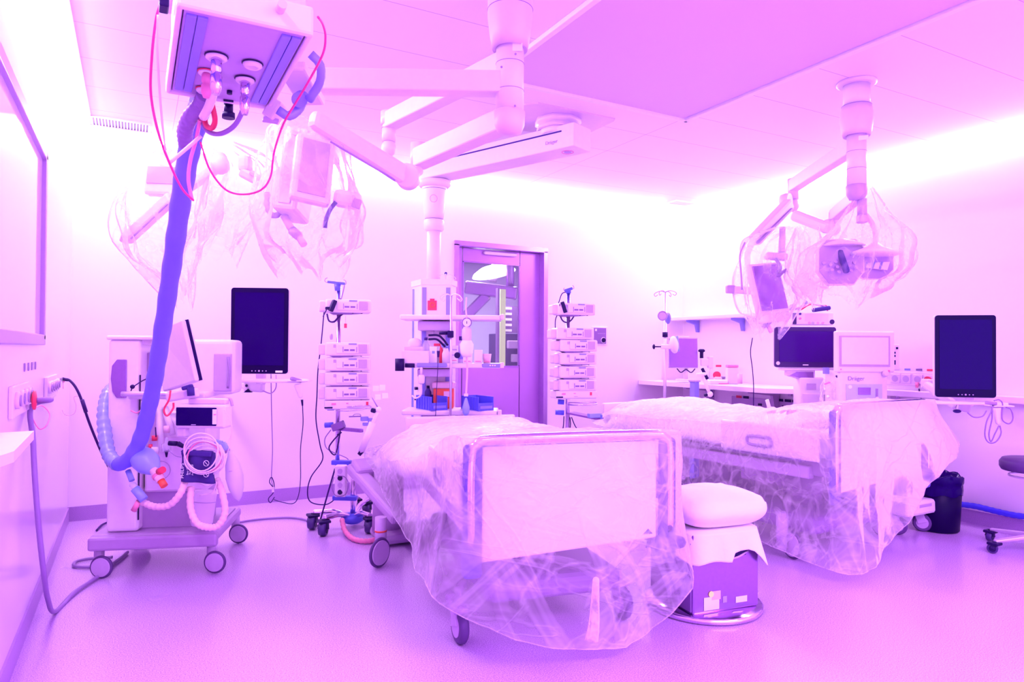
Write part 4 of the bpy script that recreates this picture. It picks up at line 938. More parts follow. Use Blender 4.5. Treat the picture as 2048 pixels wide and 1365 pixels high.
bag('plastic_cover', 'clear hanging plastic bag around the small pale monitor at the upper left', [(340, 420, 300, 3.2), (290, 450, 330, 3.3), (262, 440, 390, 3.3), (245, 430, 450, 3.3), (255, 400, 500, 3.3), (290, 390, 540, 3.3), (340, 380, 590, 3.3)], 2)
t = thing('monitor_mount', 'pale wall arm end with a downward hinge left of the wrapped monitor pair', 'monitor arm', tuple(at(500, 330, 3.2)))
B('arm_block', 'white', t, lambda b: b.bar(at(478, 328, 3.2), at(503, 328, 3.2), .07, .075, .02))
B('hinge', 'offwhite', t, lambda b: b.bar(at(485, 345, 3.2), at(530, 368, 3.15), .05, .045, .012))
B('hinge_face', 'lilac', t, lambda b: b.bar(at(502, 345, 3.15), at(526, 360, 3.12), .02, .02, .004))
B('joint_dome', 'white', t, lambda b: b.ball(at(440, 318, 3.25), .035))
m2 = wall_monitor('large pale monitor edge-on inside clear plastic at the upper centre left', at(580, 335, 2.85), .10, .36, CAMZ, (R(-8), R(6)), 'offwhite', .20)
m3 = wall_monitor('tilted lilac screen under clear plastic hanging from the long spring arm', at(628, 335, 2.8), .16, .30, CAMZ+R(28), (R(-16), R(8)), 'lilac', .05)
t = thing('sensor_head_unit', 'dark curved strap and pale sensor head under clear plastic at the upper centre left', 'handle', tuple(at(700, 395, 2.8)))
tubep('strap', 'navy', t, A((672, 404, 2.8), (660, 420, 2.8), (652, 440, 2.8), (650, 456, 2.8)), .009, 8, 6)
B('sensor_head', 'white', t, lambda b: [b.bar(at(668, 395, 2.85), at(722, 405, 2.85), .06, .07, .02)])
B('sensor_face', 'lilac', t, lambda b: b.bar(at(705, 405, 2.80), at(722, 410, 2.80), .02, .04, .006))
t = thing('lamp_grip', 'dark ribbed loop handle with a pale jointed rod below the wrapped monitors', 'handle', tuple(at(560, 430, 2.9)))
tubep('loop', 'grey', t, A((534, 385, 2.9), (535, 415, 2.9), (548, 432, 2.9), (563, 422, 2.9), (568, 405, 2.9)), .012, 10, 8, False, lambda tt, k: .012*(1+.15*math.sin(k*1.4)))
B('rod', 'offwhite', t, lambda b: b.cyl(at(568, 432, 2.9), at(585, 462, 2.9), .016))
B('rod_joint', 'lilac', t, lambda b: b.cyl(at(585, 462, 2.9), at(597, 472, 2.88), .020))
B('rod_tip', 'offwhite', t, lambda b: b.cyl(at(594, 468, 2.9), at(608, 490, 2.88), .015))
bag('plastic_cover', 'large clear plastic bag hanging over the monitors at the upper centre left', [(560, 640, 245, 2.75), (540, 690, 275, 2.8), (530, 712, 330, 2.85), (520, 725, 390, 2.9), (510, 728, 440, 2.9), (520, 722, 490, 2.9), (560, 690, 525, 2.9)], 5, d0=.16)
bag('plastic_cover', 'small clear plastic bag around the hinged wall arm at the upper left', [(430, 470, 285, 3.25), (415, 530, 320, 3.25), (410, 540, 370, 3.25), (405, 520, 430, 3.3), (395, 480, 500, 3.3)], 8)

# ------------------------------------------------------------------ ceiling mount with box arm and shelf column
t = thing('ceiling_plate', 'flat angular ceiling plate where the large box arm is mounted', 'plate', (2.46, 3.95, ZC))
B('plate', 'offwhite', t, lambda b: b.prism([(2.16, -3.78), (2.22, -3.72), (2.82, -3.72), (2.84, -3.76), (2.84, -4.22), (2.16, -4.25)], .008, Matrix.Translation((0, 0, ZC-.008)) @ Matrix.Rotation(R(90), 4, 'X')))
A0, A1 = V((2.50, 3.93, 2.655)), V((2.055, 5.03, 2.655)); dA = (A1-A0).normalized(); sA = V((-dA.y, dA.x, 0))
t = thing('ceiling_boom', 'long white box arm on the ceiling carrying the shelf column in front of the door', 'ceiling arm', (2.5, 3.95, ZC))
B('mount_ring', 'offwhite', t, lambda b: b.lathe([(.15, 2.735), (.15, 2.755), (.125, 2.76), (.125, 2.77), (.16, 2.775), (.16, ZC-.008)], (A0.x, A0.y, 0), (0, 0, 1), 8))
B('mount_drum', 'white', t, lambda b: b.lathe([(.12, 2.70), (.12, 2.745)], (A0.x, A0.y, 0), (0, 0, 1), 36))
B('box_arm', 'white', t, lambda b: b.bar(A0-dA*.20, A1+dA*.10, .20, .155, .008))
B('side_slot', 'navy', t, lambda b: b.bar(A0-dA*.10+sA*.1005+V((0, 0, .035)), A1+sA*.1005+V((0, 0, .035)), .004, .010))
B('slot_other_side', 'navy', t, lambda b: b.bar(A0-dA*.10-sA*.1005+V((0, 0, .035)), A1-sA*.1005+V((0, 0, .035)), .004, .010))
B('light_ring', 'pink', t, lambda b: b.torus(A0-dA*.08-V((0, 0, .079)), .040, .002, (0, 0, 1)))
B('light_ring', 'lilac', t, lambda b: b.lathe([(.024, 0), (.024, .002)], A0-dA*.08-V((0, 0, .080)), (0, 0, 1), 24))
text('maker_text', 'Dräger', .035, Matrix.Translation(A0-dA*.02+sA*.1035+V((0, 0, -.025))) @ Matrix.Rotation(math.atan2(-dA.y, -dA.x), 4, 'Z') @ RX90, 'lilac', t, True)
B('swivel_collar', 'white', t, lambda b: b.lathe([(.11, -.02), (.13, 0), (.13, .03), (.10, .04)], A1-V((0, 0, .115)), (0, 0, 1), 36))
cbx = (A1.x, A1.y)
t = thing('shelf_column', 'white ceiling-hung supply column with three shelves in front of the steel door', 'shelf column', (cbx[0], cbx[1], 2.52), CAMZ)
def ZL(py): return 1.25+(701-py)/FPX*5.35
B('swivel_head', 'white', t, lambda b: b.lathe([(.072, ZL(437)-2.52), (.080, ZL(425)-2.52), (.098, ZL(375)-2.52), (.098, ZL(358)-2.52)], (0, 0, 0), (0, 0, 1), 36), False)
B('head_ring', 'pink', t, lambda b: b.torus((0.005, -.093, ZL(400)-2.52), .028, .0018, (0, 1, .25)), False)
B('head_slot', 'dark', t, lambda b: b.torus((0, 0, ZL(378)-2.52), .0975, .0015), False)
B('flange', 'white', t, lambda b: b.lathe([(.058, ZL(462)-2.52), (.078, ZL(458)-2.52), (.080, ZL(442)-2.52), (.070, ZL(438)-2.52)], (0, 0, 0), (0, 0, 1), 36), False)
B('pipe', 'white', t, lambda b: b.cyl((0, 0, ZL(565)-2.52), (0, 0, ZL(460)-2.52), .055, n=32), False)
foot = [(-.185, .12), (-.085, -.08), (.145, -.08), (.17, .08), (.1, .25), (-.1, .25)]
def colf(b, z0, z1, s=1.0):
    a = [b.bm.verts.new((p[0]*s, p[1]*s, z0)) for p in foot]; c = [b.bm.verts.new((p[0]*s, p[1]*s, z1)) for p in foot]; n = len(foot)
    b.bm.faces.new(a); b.bm.faces.new(c[::-1]); [b.bm.faces.new((a[i], c[i], c[(i+1) % n], a[(i+1) % n])) for i in range(n)]
zt, zb = ZL(572)-2.52, ZL(850)-2.52
B('body', 'white', t, lambda b: colf(b, zb, zt), False)
B('top_cap', 'white', t, lambda b: colf(b, zt, zt+.045, 1.05), False)
for x in (-.062, .122): B('blue_strip', 'sblue', t, lambda b: b.box((x, -.083, (zt+zb)/2), (.032, .006, zt-zb-.04)), False)
B('blue_strip', 'lblue', t, lambda b: b.box((-.168, .075, (zt+zb)/2), (.016, .016, zt-zb-.04)), False)
B('sticker', 'red', t, lambda b: [b.box((.0, -.084, ZL(613)-2.52), (.070, .004, .075)), b.box((.0, -.084, ZL(602)-2.52), (.035, .004, .02))], False)
B('sticker_print', 'orange', t, lambda b: b.torus((.002, -.088, ZL(612)-2.52), .018, .004, (0, 1, 0), 24, 6), False)
sz = [ZL(640)-2.52, ZL(731)-2.52, ZL(820)-2.52]
for k, z in enumerate(sz):
    o = B('shelf', 'white', t, lambda b: b.box((.165, -.22, z), (.74 if k < 2 else .70, .30, .035), .010), False)
    B('shelf_arm', 'lilac', o, lambda b: b.box((.04, -.10, z-.04), (.20, .10, .05), .006), False)
    B('end_bracket', 'alu', o, lambda b: b.box((.545 if k < 2 else .53, -.37, z+.005), (.03, .03, .04), .006), False)
B('drawer', 'lilac', t, lambda b: b.box((.04, -.20, sz[0]-.06), (.24, .22, .07), .008), False)
B('under_tray', 'lilac', t, lambda b: b.box((.04, -.20, sz[1]-.055), (.24, .22, .06), .008), False)
for x0, x1 in ((-.075, .145), (.40, .56)): B('rail_grip', 'sblue', t, lambda b: b.box(((x0+x1)/2, -.376, sz[1]+.004), (x1-x0, .014, .030), .010), False)
B('side_knob', 'dark', t, lambda b: [b.cyl((-.20, -.37, sz[1]-.04), (-.20, -.37, sz[1]+.05), .034), b.cyl((-.16, -.37, sz[1]), (-.09, -.37, sz[1]), .016)], False)
for k in range(3): B('grip_mark', 'white', t, lambda b: b.box((.46+.017*k, -.385, sz[1]+.004), (.010, .002, .010)), False)
for k, z in enumerate((.06, -.02)): B('gas_point', 'dark', t, lambda b: b.cyl((-.115, -.035, sz[2]+.10+z), (-.135, -.045, sz[2]+.10+z), .012), False)
TC = Matrix.Translation((cbx[0], cbx[1], 2.52)) @ Matrix.Rotation(CAMZ, 4, 'Z')
def S(x, y, z): return TC @ V((x, y, z))
def shelfitem(name, label, cat, x, y, z, parts, group=None):
    t = thing(name, label, cat, tuple(S(x, y, z)), CAMZ, group)
    for n_, m_, f in parts: B(n_, m_, t, f, False)
    return t
s1z, s2z, s3z = sz[0]+.0175, sz[1]+.0175, sz[2]+.0175
def bin_(label, x, z, y=-.25):
    w, d, h = .13, .24, .10
    t = thing('storage_bin', label, 'storage bin', tuple(S(x, y, z)), CAMZ+R(35))
    B('bin_body', 'blue', t, lambda b: [b.box((0, 0, .004), (w, d, .008)), b.box((-w/2, 0, h/2), (.006, d, h)), b.box((w/2, 0, h/2), (.006, d, h)), b.box((0, d/2, h/2), (w, .006, h)), b.box((0, -d/2, h*.28), (w, .006, h*.56))], False)
    for k in range(6): B('rib', 'blue', t, lambda b: b.box((-w/2-.005, -d/2+.02+k*(d-.04)/5, h/2), (.006, .006, h*.9)), False)
    B('label_holder', 'sblue', t, lambda b: b.box((0, -d/2-.005, .025), (w*.8, .005, .02)), False)
    return t
bin_('open blue plastic storage bin on the left of the lowest shelf of the column', .02, s3z)
bin_('open blue plastic storage bin on the right of the lowest shelf of the column', .36, s3z)
shelfitem('sharps_container', 'red sharps container with pale pink lid standing on the lowest column shelf', 'container', .10, -.13, s3z, [('tub', 'orange', lambda b: b.box((0, 0, .075), (.15, .12, .15), .01)), ('lid', 'palepink', lambda b: b.box((0, 0, .175), (.17, .14, .05), .012)), ('sticker', 'palepink', lambda b: b.box((.03, -.062, .11), (.05, .003, .04)))])
shelfitem('bottle', 'tall dark bottle behind the left blue bin on the lowest column shelf', 'bottle', -.02, -.14, s3z, [('glass', 'navy', lambda b: b.lathe([(.025, 0), (.025, .12), (.012, .15)], (0, 0, 0))), ('cap', 'dark', lambda b: b.cyl((0, 0, .15), (0, 0, .17), .012))])
shelfitem('bottle', 'small clear bottle with dark blue cap at the left of the middle column shelf', 'bottle', -.03, -.22, s2z, [('glass', 'glass', lambda b: b.lathe([(.026, 0), (.028, .02), (.028, .13), (.012, .17)], (0, 0, 0))), ('label', 'lblue', lambda b: b.cyl((0, 0, .04), (0, 0, .09), .0285)), ('cap', 'navy', lambda b: b.cyl((0, 0, .17), (0, 0, .19), .014))])
shelfitem('bottle', 'clear bottle with blue label and dark cap in the middle of the column shelf', 'bottle', .235, -.22, s2z, [('glass', 'glass', lambda b: b.lathe([(.032, 0), (.034, .02), (.034, .12), (.014, .17)], (0, 0, 0))), ('label', 'sblue', lambda b: b.cyl((0, 0, .03), (0, 0, .08), .0345)), ('cap', 'navy', lambda b: b.cyl((0, 0, .17), (0, 0, .20), .016))])
shelfitem('glove_box', 'wide pale carton at the left front of the middle column shelf', 'box', -.09, -.30, s2z, [('carton', 'white', lambda b: b.box((0, 0, .045), (.20, .11, .09), .004)), ('slot', 'lilac', lambda b: b.box((0, 0, .0905), (.10, .03, .002)))])
shelfitem('glove_box', 'pale carton topped with soft white packs at the left of the middle column shelf', 'box', -.115, -.20, s2z+.0, [('carton', 'offwhite', lambda b: b.box((0, 0, .06), (.15, .07, .12), .004)), ('pack', 'white', lambda b: b.ball((0, -.0, .145), .055, (1, .6, .75)))])
shelfitem('paper_pack', 'small upright white pack beside the red bottle on the middle column shelf', 'pack', .035, -.27, s2z, [('pack', 'paper', lambda b: b.box((0, 0, .06), (.055, .04, .12), .004)), ('mark', 'lblue', lambda b: b.box((0, -.021, .08), (.02, .002, .02)))])
shelfitem('bottle', 'small red bottle on the middle column shelf', 'bottle', .09, -.26, s2z, [('bottle_body', 'red', lambda b: b.lathe([(.015, .0), (.016, .08), (.010, .11), (.008, .13)], (0, 0, 0))), ('cap', 'red', lambda b: b.box((-.03, 0, .135), (.05, .02, .02), .004))])
shelfitem('spray_bottle', 'pale spray bottle with light blue neck on the middle column shelf', 'bottle', .13, -.30, s2z, [('bottle_body', 'white', lambda b: b.lathe([(.028, 0), (.03, .07), (.014, .11)], (0, 0, 0))), ('spray_head', 'lblue', lambda b: b.box((-.01, 0, .13), (.05, .02, .03), .006))])
for k, (x, h, w, lab) in enumerate(((.285, .11, .07, 'pale carton standing right of the pole on the middle column shelf'), (.365, .10, .06, 'white carton near the right end of the middle column shelf'), (.43, .07, .07, 'short pinkish cup at the right end of the middle column shelf'))):
    shelfitem('carton' if k < 2 else 'cup', lab, 'box' if k < 2 else 'cup', x, -.22, s2z, [('carton_body', 'paper' if k < 2 else 'palepink', (lambda b: b.box((0, 0, h/2), (w, .06, h), .003)) if k < 2 else (lambda b: b.lathe([(.025, 0), (.033, h)], (0, 0, 0)))), ('print', 'pink', lambda b: b.box((0, -.034, .014), (w*.7, .003, .006)))])
shelfitem('storage_box', 'small stack of printed white cartons in the centre of the middle column shelf', 'box', .185, -.25, s2z, [('carton_body', 'paper', lambda b: b.box((0, 0, .065), (.06, .06, .13), .003)), ('print', 'lilac', lambda b: b.box((0, -.0315, .10), (.045, .002, .008))), ('print', 'lilac', lambda b: b.box((0, -.0315, .06), (.045, .002, .008))), ('print', 'pink', lambda b: b.box((0, -.0315, .02), (.045, .002, .006)))])
t = shelfitem('laryngoscope', 'pair of black instrument handles hanging on the column below the top shelf', 'instrument', .06, -.20, s2z+.20, [])
tubep('handle', 'dark', t, [S(.0, -.30, s2z+.205), S(.07, -.31, s2z+.205), S(.11, -.32, s2z+.175), S(.145, -.32, s2z+.13)], .008, 8, 5)
tubep('handle', 'dark', t, [S(.0, -.30, s2z+.175), S(.06, -.31, s2z+.175), S(.10, -.32, s2z+.145), S(.125, -.32, s2z+.12)], .008, 8, 5)
B('hanger', 'alu', t, lambda b: b.cyl(S(.035, -.25, sz[0]-.09), S(.035, -.305, s2z+.20), .004))
# infusion pole on the column
def hooks(t, top, r=.09, n=4, m='alu', a0=.4, drop=.03, wr=.0028, nm='hook'):
    for k in range(n):
        a = a0+2*math.pi*k/n; d = V((math.cos(a), math.sin(a), 0))
        tubep(nm, m, t, [top, top+d*r*.5+V((0, 0, .012)), top+d*r-V((0, 0, .0)), top+d*(r+.02)-V((0, 0, .018)), top+d*(r+.005)-V((0, 0, drop+.006)), top+d*(r-.02)-V((0, 0, drop-.008))], wr, 6, 5)
t = thing('infusion_pole', 'slim chrome infusion pole with wire hooks clamped to the shelf column', 'infusion pole', tuple(S(.175, -.42, sz[2])))
pt = S(.175, -.40, ZL(600)-2.52)
cylp('pole', 'alu', t, S(.175, -.40, sz[2]-.05), pt, .009)
hooks(t, pt, .085, 4, 'alu', .3)
B('pole_clamp', 'dark', t, lambda b: [b.box(S(.172, -.41, ZL(672)-2.52), (.045, .04, .05), .006, Matrix.Rotation(CAMZ, 3, 'Z')), b.cyl(S(.09, -.41, ZL(670)-2.52), S(.15, -.41, ZL(670)-2.52), .012)])
B('clamp_knob', 'dark', t, lambda b: b.lathe([(.016, 0), (.022, .004), (.022, .014), (.016, .02)], S(.225, -.44, ZL(711)-2.52), -FW, 24))
t = thing('infusion_hook', 'small wire hook head with a dark knob above the top of the shelf column', 'hook', tuple(S(.10, -.05, zt+.12)))
cylp('rod', 'alu', t, S(.10, -.05, zt+.03), S(.10, -.05, ZL(548)-2.52), .005)
B('knob', 'navy', t, lambda b: b.ball(S(.10, -.05, ZL(548)-2.52), .011))
hooks(t, S(.10, -.05, ZL(553)-2.52), .07, 3, 'alu', .1, .015, .002)
# sphygmomanometer
t = thing('blood_pressure_gauge', 'round dial blood pressure gauge with bulb hanging from the column pole', 'blood pressure gauge', tuple(S(.29, -.40, ZL(650)-2.52)))
gc = S(.29, -.42, ZL(650)-2.52)
B('dial', 'paper', t, lambda b: b.cyl(gc, gc+FW*.02, .031, n=32))
B('dial_rim', 'vinyl', t, lambda b: b.torus(gc, .033, .004, FW, 32, 8))
B('needle', 'dark', t, lambda b: b.box(gc-FW*.002, (.004, .002, .02)))
B('bladder', 'bagwhite', t, lambda b: b.lathe([(.018, 0), (.034, -.02), (.036, -.08), (.030, -.13)], gc-V((0, 0, .03))))
B('white_cloth', 'linen', t, lambda b: b.lathe([(.035, 0), (.05, -.03), (.045, -.09), (.03, -.12)], gc-V((0, 0, .13))))
tubep('hanging_loop', 'palepink', t, [gc+V((0, 0, .03)), S(.282, -.41, ZL(625)-2.52), S(.285, -.41, ZL(603)-2.52)], .006, 8, 4)
tubep('tube', 'palepink', t, [gc-V((0, 0, .20)), S(.295, -.42, ZL(740)-2.52), S(.288, -.42, ZL(785)-2.52)], .0075, 8, 6)
B('valve', 'white', t, lambda b: b.box(S(.288, -.42, ZL(785)-2.52), (.03, .02, .02), .004, Matrix.Rotation(CAMZ, 3, 'Z')))
B('bulb', 'lblue', t, lambda b: b.lathe([(.006, 0), (.016, -.03), (.027, -.07), (.024, -.11), (.006, -.135)], S(.288, -.42, ZL(790)-2.52)))
cord('black_cable', 'thin black cable with a plug hanging down in front of the column shelves', [S(.085, -.42, ZL(705)-2.52), S(.082, -.42, ZL(740)-2.52), S(.075, -.42, ZL(780)-2.52), S(.068, -.42, ZL(826)-2.52), S(.05, -.41, ZL(828)-2.52)], .0028, 'cable')
tag(B('cable_plug', 'cable', None, lambda b: b.cyl(S(.086, -.42, ZL(703)-2.52), S(.085, -.42, ZL(715)-2.52), .012, .007)), 'small black plug at the top of the thin cable in front of the column shelves', 'plug')
t = thing('suction_jar', 'small white jar with pipe hanging below the middle column shelf', 'jar', tuple(S(-.04, -.38, s2z-.10)))
B('jar_body', 'white', t, lambda b: b.lathe([(.016, 0), (.024, .01), (.026, .05), (.018, .065)], S(-.04, -.385, s2z-.15)))
B('pipe', 'offwhite', t, lambda b: b.cyl(S(-.04, -.385, s2z-.085), S(-.04, -.385, s2z-.03), .010))
cord('drain_hose', 'pale hose curving from the small jar to the left side of the shelf column', [S(-.04, -.385, s2z-.15), S(-.045, -.36, s2z-.23), S(-.09, -.30, s2z-.26), S(-.13, -.20, s2z-.25)], .007, 'white', cat='hose')

# ------------------------------------------------------------------ portrait monitors on wall arms
def portrait(label, c, rz, w=.365, h=.56, roll=0, mark=False):
    t = thing('portrait_monitor', label, 'monitor', tuple(c), rz)
    def rb(b, w, h, y0, y1, r=.018):
        pts = []
        for cx_, cz_, a0 in ((w/2-r, h/2-r, 0), (-w/2+r, h/2-r, 90), (-w/2+r, -h/2+r, 180), (w/2-r, -h/2+r, 270)):
            for k in range(5): a = R(a0+k*22.5); pts.append((cx_+r*math.cos(a), cz_+r*math.sin(a)))
        b.prism(pts, y1-y0, Matrix.Translation((0, y0, 0)))
    B('bezel', 'bezel', t, lambda b: rb(b, w, h, 0, .012), False)
    B('housing', 'white', t, lambda b: [rb(b, w+.004, h+.004, .010, .04)], False)
    B('rear_mount', 'offwhite', t, lambda b: b.box((0, .06, -.05), (.16, .05, .18), .01), False)
    B('screen', 'screen', t, lambda b: b.box((0, -.001, .012), (w-.05, .004, h-.085)), False)
    for k in range(5): B('touch_button', 'lilac', t, lambda b: b.cyl((-.045+.0225*k, -.001, -h/2+.018), (-.045+.0225*k, -.003, -h/2+.018), .0035 if k != 2 else .0055), False)
    if mark: B('sticker', 'paper', t, lambda b: b.box((w/2-.055, -.002, -h/2+.014), (.045, .002, .013)), False)
    return t
pm1 = portrait('upright dark portrait monitor on a wall arm left of the pump stand', at(519, 662, 4.5), CAMZ+R(4), mark=True)
t = thing('monitor_mount', 'white wall arm with a keyboard shelf under the left portrait monitor', 'monitor arm', tuple(at(500, 765, 4.6)))
B('upper_link', 'white', t, lambda b: b.bar(at(424, 735, 4.9), at(500, 775, 4.65), .06, .055, .015))
B('joint', 'white', t, lambda b: [b.bar(at(490, 772, 4.6), at(528, 775, 4.58), .05, .07, .012)])
B('joint_screw', 'dark', t, lambda b: b.cyl(at(493, 772, 4.56), at(493, 772, 4.6), .009))
B('joint_cover', 'dark', t, lambda b: b.prism([(-.03, -.012), (.02, -.012), (.0, .014)], .03, Matrix.Translation(at(496, 782, 4.56)) @ Matrix.Rotation(CAMZ, 4, 'Z')))
B('screen_post', 'offwhite', t, lambda b: b.box(at(522, 755, 4.58), (.06, .04, .09), .008, Matrix.Rotation(CAMZ, 3, 'Z')))
B('tray', 'white', t, lambda b: b.box(at(535, 762, 4.42), (.48, .20, .018), .006, Matrix.Rotation(CAMZ+R(4), 3, 'Z')))
B('wall_plate', 'white', t, lambda b: [b.box(V((.46, YB-.015, 1.12)), (.10, .03, .20), .006), b.bar(V((.46, YB-.03, 1.12)), at(424, 735, 4.9), .05, .05, .012)])
t = thing('barcode_scanner', 'white hand scanner standing in a holder at the right of the left keyboard shelf', 'scanner', tuple(at(600, 775, 4.35)))
B('scanner_head', 'grey', t, lambda b: b.bar(at(582, 757, 4.3), at(602, 763, 4.35), .03, .022, .006))
B('holder_plate', 'white', t, lambda b: b.box(at(600, 762, 4.36), (.13, .10, .008), .003, Matrix.Rotation(CAMZ, 3, 'Z')))
B('grip', 'white', t, lambda b: b.bar(at(595, 768, 4.34), at(602, 797, 4.34), .03, .05, .012, w1=.022, h1=.025))
B('cord_end', 'dark', t, lambda b: b.cyl(at(604, 800, 4.34), at(605, 812, 4.34), .008, .005))
cord('scanner_cable', 'thin black cable from the hand scanner down to the floor edge', [at(605, 810, 4.34), at(606, 850, 4.5), at(601, 900, 4.8), at(601, 960, 5.1), at(596, 995, 5.2), at(585, 1008, 5.2), at(560, 1004, 5.25), at(548, 1000, 5.3)], .003, 'cable')
cord('monitor_cable', 'thin dark cable hanging straight down from the left portrait monitor', [at(542, 748, 4.55), at(543, 820, 4.8), at(545, 900, 5.1), at(543, 955, 5.25), at(546, 975, 5.3)], .003, 'gcable')
cord('monitor_cable', 'pale cable looping below the left keyboard shelf', [at(552, 750, 4.5), at(552, 775, 4.5), at(542, 787, 4.5), at(525, 782, 4.5)], .004, 'lilac')
t = thing('cable_bundle', 'small bundle of black cable tied in two loops above the skirting', 'cable bundle', tuple(at(545, 985, 5.25)))
tubep('loop', 'cable', t, A((546, 975, 5.25), (539, 965, 5.25), (543, 955, 5.25), (548, 968, 5.25), (547, 985, 5.25), (537, 998, 5.25), (541, 1006, 5.25), (549, 995, 5.25)), .0035, 6, 6)
B('tie', 'white', t, lambda b: b.box(at(546, 980, 5.24), (.018, .01, .04), .003))

# ------------------------------------------------------------------ infusion pumps
def pump(label, group=None, top=False):
    t = thing('infusion_pump', label, 'infusion pump', (0, 0, 0), 0, group)
    B('housing', 'white', t, lambda b: b.box((0, .06, .0), (.31, .16, .092), .014, seg=3), False)
    B('side_clamp', 'offwhite', t, lambda b: b.box((-.172, .06, -.002), (.05, .11, .075), .01), False)
    B('front_door', 'white', t, lambda b: b.box((.02, -.024, .002), (.20, .012, .062), .005), False)
    B('keypad', 'lilac', t, lambda b: b.box((.098, -.031, .004), (.058, .004, .060), .002), False)
    B('upper_window', 'sblue', t, lambda b: b.box((.03, -.031, .036), (.055, .003, .010)), False)
    for x in (-.012, .028): B('display', 'vinyl', t, lambda b: b.box((x, -.0315, -.006), (.032, .003, .012)), False)
    for x in (-.035, .057): B('key_row', 'grey', t, lambda b: b.box((x, -.0315, -.002), (.005, .003, .038)), False)
    B('front_badge', 'lilac', t, lambda b: b.box((-.09, -.022, .022), (.018, .003, .022), .002), False)
    B('lower_shade', 'vinyl', t, lambda b: b.prism([(-.13, 0), (.12, 0), (.02, -.010), (-.10, -.014)], .10, Matrix.Translation((0, 0, -.044))), False)
    for x in (.03, .09): B('foot', 'dark', t, lambda b: b.cyl((x, .0, -.044), (x, .0, -.050), .006), False)
    return t
def pump_stand(lab, base, polexy, sc, dz, pumps, ztop, label_names, hub_py, depth, px, full, grp):
    pass
D1 = 4.85; rzp = CAMZ+R(16)
pole = at(677, 700, D1); pole.z = 0
proto = pump('infusion pump at the top of the left pump stand, set apart from the stack', None)
proto.matrix_basis = Matrix.Translation(at(697, 613, D1-.06)) @ Matrix.Rotation(rzp, 4, 'Z')
names = ['uppermost', 'second', 'third', 'lowest']
for k, py in enumerate((699, 729, 758, 787)):
    dup(proto, at(696, py, D1-.06), rzp, '%s white infusion pump of the stack of four on the left stand' % names[k], 'infusion pumps stacked on the left stand')
def hubpart(label, c, rz):
    t = thing('pump_rack', label, 'pump rack', tuple(c), rz)
    B('rack_base', 'white', t, lambda b: b.box((.0, .06, 0), (.34, .17, .062), .010), False)
    B('warning_label', 'red', t, lambda b: b.box((.115, -.027, .008), (.016, .003, .026)), False)
    B('warning_label', 'pink', t, lambda b: b.box((-.11, -.027, .008), (.030, .003, .014)), False)
    B('marking', 'pink', t, lambda b: b.box((-.02, -.027, .012), (.016, .003, .006)), False)
    B('marking', 'lilac', t, lambda b: b.box((-.01, -.027, -.012), (.03, .003, .003)), False)
    B('connector_bar', 'dark', t, lambda b: b.box((-.145, -.03, -.016), (.055, .012, .010), .002), False)
    return t
hubpart('white rack base with red labels under the pumps of the left stand', at(700, 810, D1-.06), rzp)
t = thing('pump_stand', 'chrome drip stand on blue hubs and castors carrying the left stack of pumps', 'pump stand', (pole.x, pole.y, 0))
pz = lambda py, d=D1: CAMH+(700-py)/FPX*d
cylp('pole', 'chrome', t, (pole.x, pole.y, .22), (pole.x, pole.y, pz(575)), .015)
hd = at(675, 568, D1)
B('hook_bar', 'blue', t, lambda b: [b.bar(at(655, 564, D1), at(690, 568, D1), .02, .018, .004), b.cyl(hd-V((0, 0, .05)), hd, .018, .024)])
tubep('hook', 'grey', t, A((655, 566, D1), (650, 563, D1), (651, 558, D1), (655, 556, D1)), .003, 6, 5)
tubep('hook', 'grey', t, A((688, 570, D1), (692, 568, D1), (691, 562, D1), (687, 560, D1)), .003, 6, 5)
B('pole_clamp', 'blue', t, lambda b: [b.cyl(at(650, 851, D1), at(666, 850, D1), .019)])
B('pole_clamp', 'blue', t, lambda b: [b.cyl(at(655, 817, D1), at(668, 817, D1), .015)])
B('wire_tray', 'chrome', t, lambda b: [b.tube(A((672, 818, D1), (700, 814, D1-.1), (735, 812, D1-.1), (740, 816, D1-.2), (700, 822, D1-.25), (672, 822, D1-.1)), .004, 6, 5)])
B('side_arm', 'steel', t, lambda b: b.bar(at(668, 857, D1), at(724, 862, D1-.15), .03, .025, .004))
B('control_box', 'vinyl', t, lambda b: b.bar(at(665, 857, D1-.05), at(688, 848, D1-.05), .06, .05, .006))
p2 = at(706, 980, 4.85); p2.z = 0; p1 = at(677, 980, 4.85); p1.z = 0
p2z = at(706, 980, 4.85)
for pp, a, b2 in ((p2, 925, 1038),): cylp('lower_pole', 'chrome', t, (pp.x, pp.y, .03), (pp.x, pp.y, pz(a)), .018)
B('cross_clamp', 'blue', t, lambda b: b.bar(at(664, 925, 4.83), at(702, 926, 4.83), .05, .032, .005))
B('cross_clamp', 'blue', t, lambda b: b.bar(at(666, 996, 4.83), at(714, 997, 4.83), .05, .030, .005))
sb = B('socket_block', 'white', t, lambda b: b.box(at(682, 962, 4.74), (.075, .06, .215), .008, Matrix.Rotation(CAMZ, 3, 'Z')))
for k, py in enumerate((943, 957, 971, 985)):
    B('socket', 'lilac' if k % 2 == 0 else 'dark', sb, lambda b: b.cyl(at(680, py, 4.705), at(680, py, 4.72), .017))
hb = V((p2.x, p2.y, 0))
B('base_hub', 'blue', t, lambda b: b.lathe([(.03, .10), (.075, .09), (.085, .055), (.05, .03)], hb, (0, 0, 1), 24))
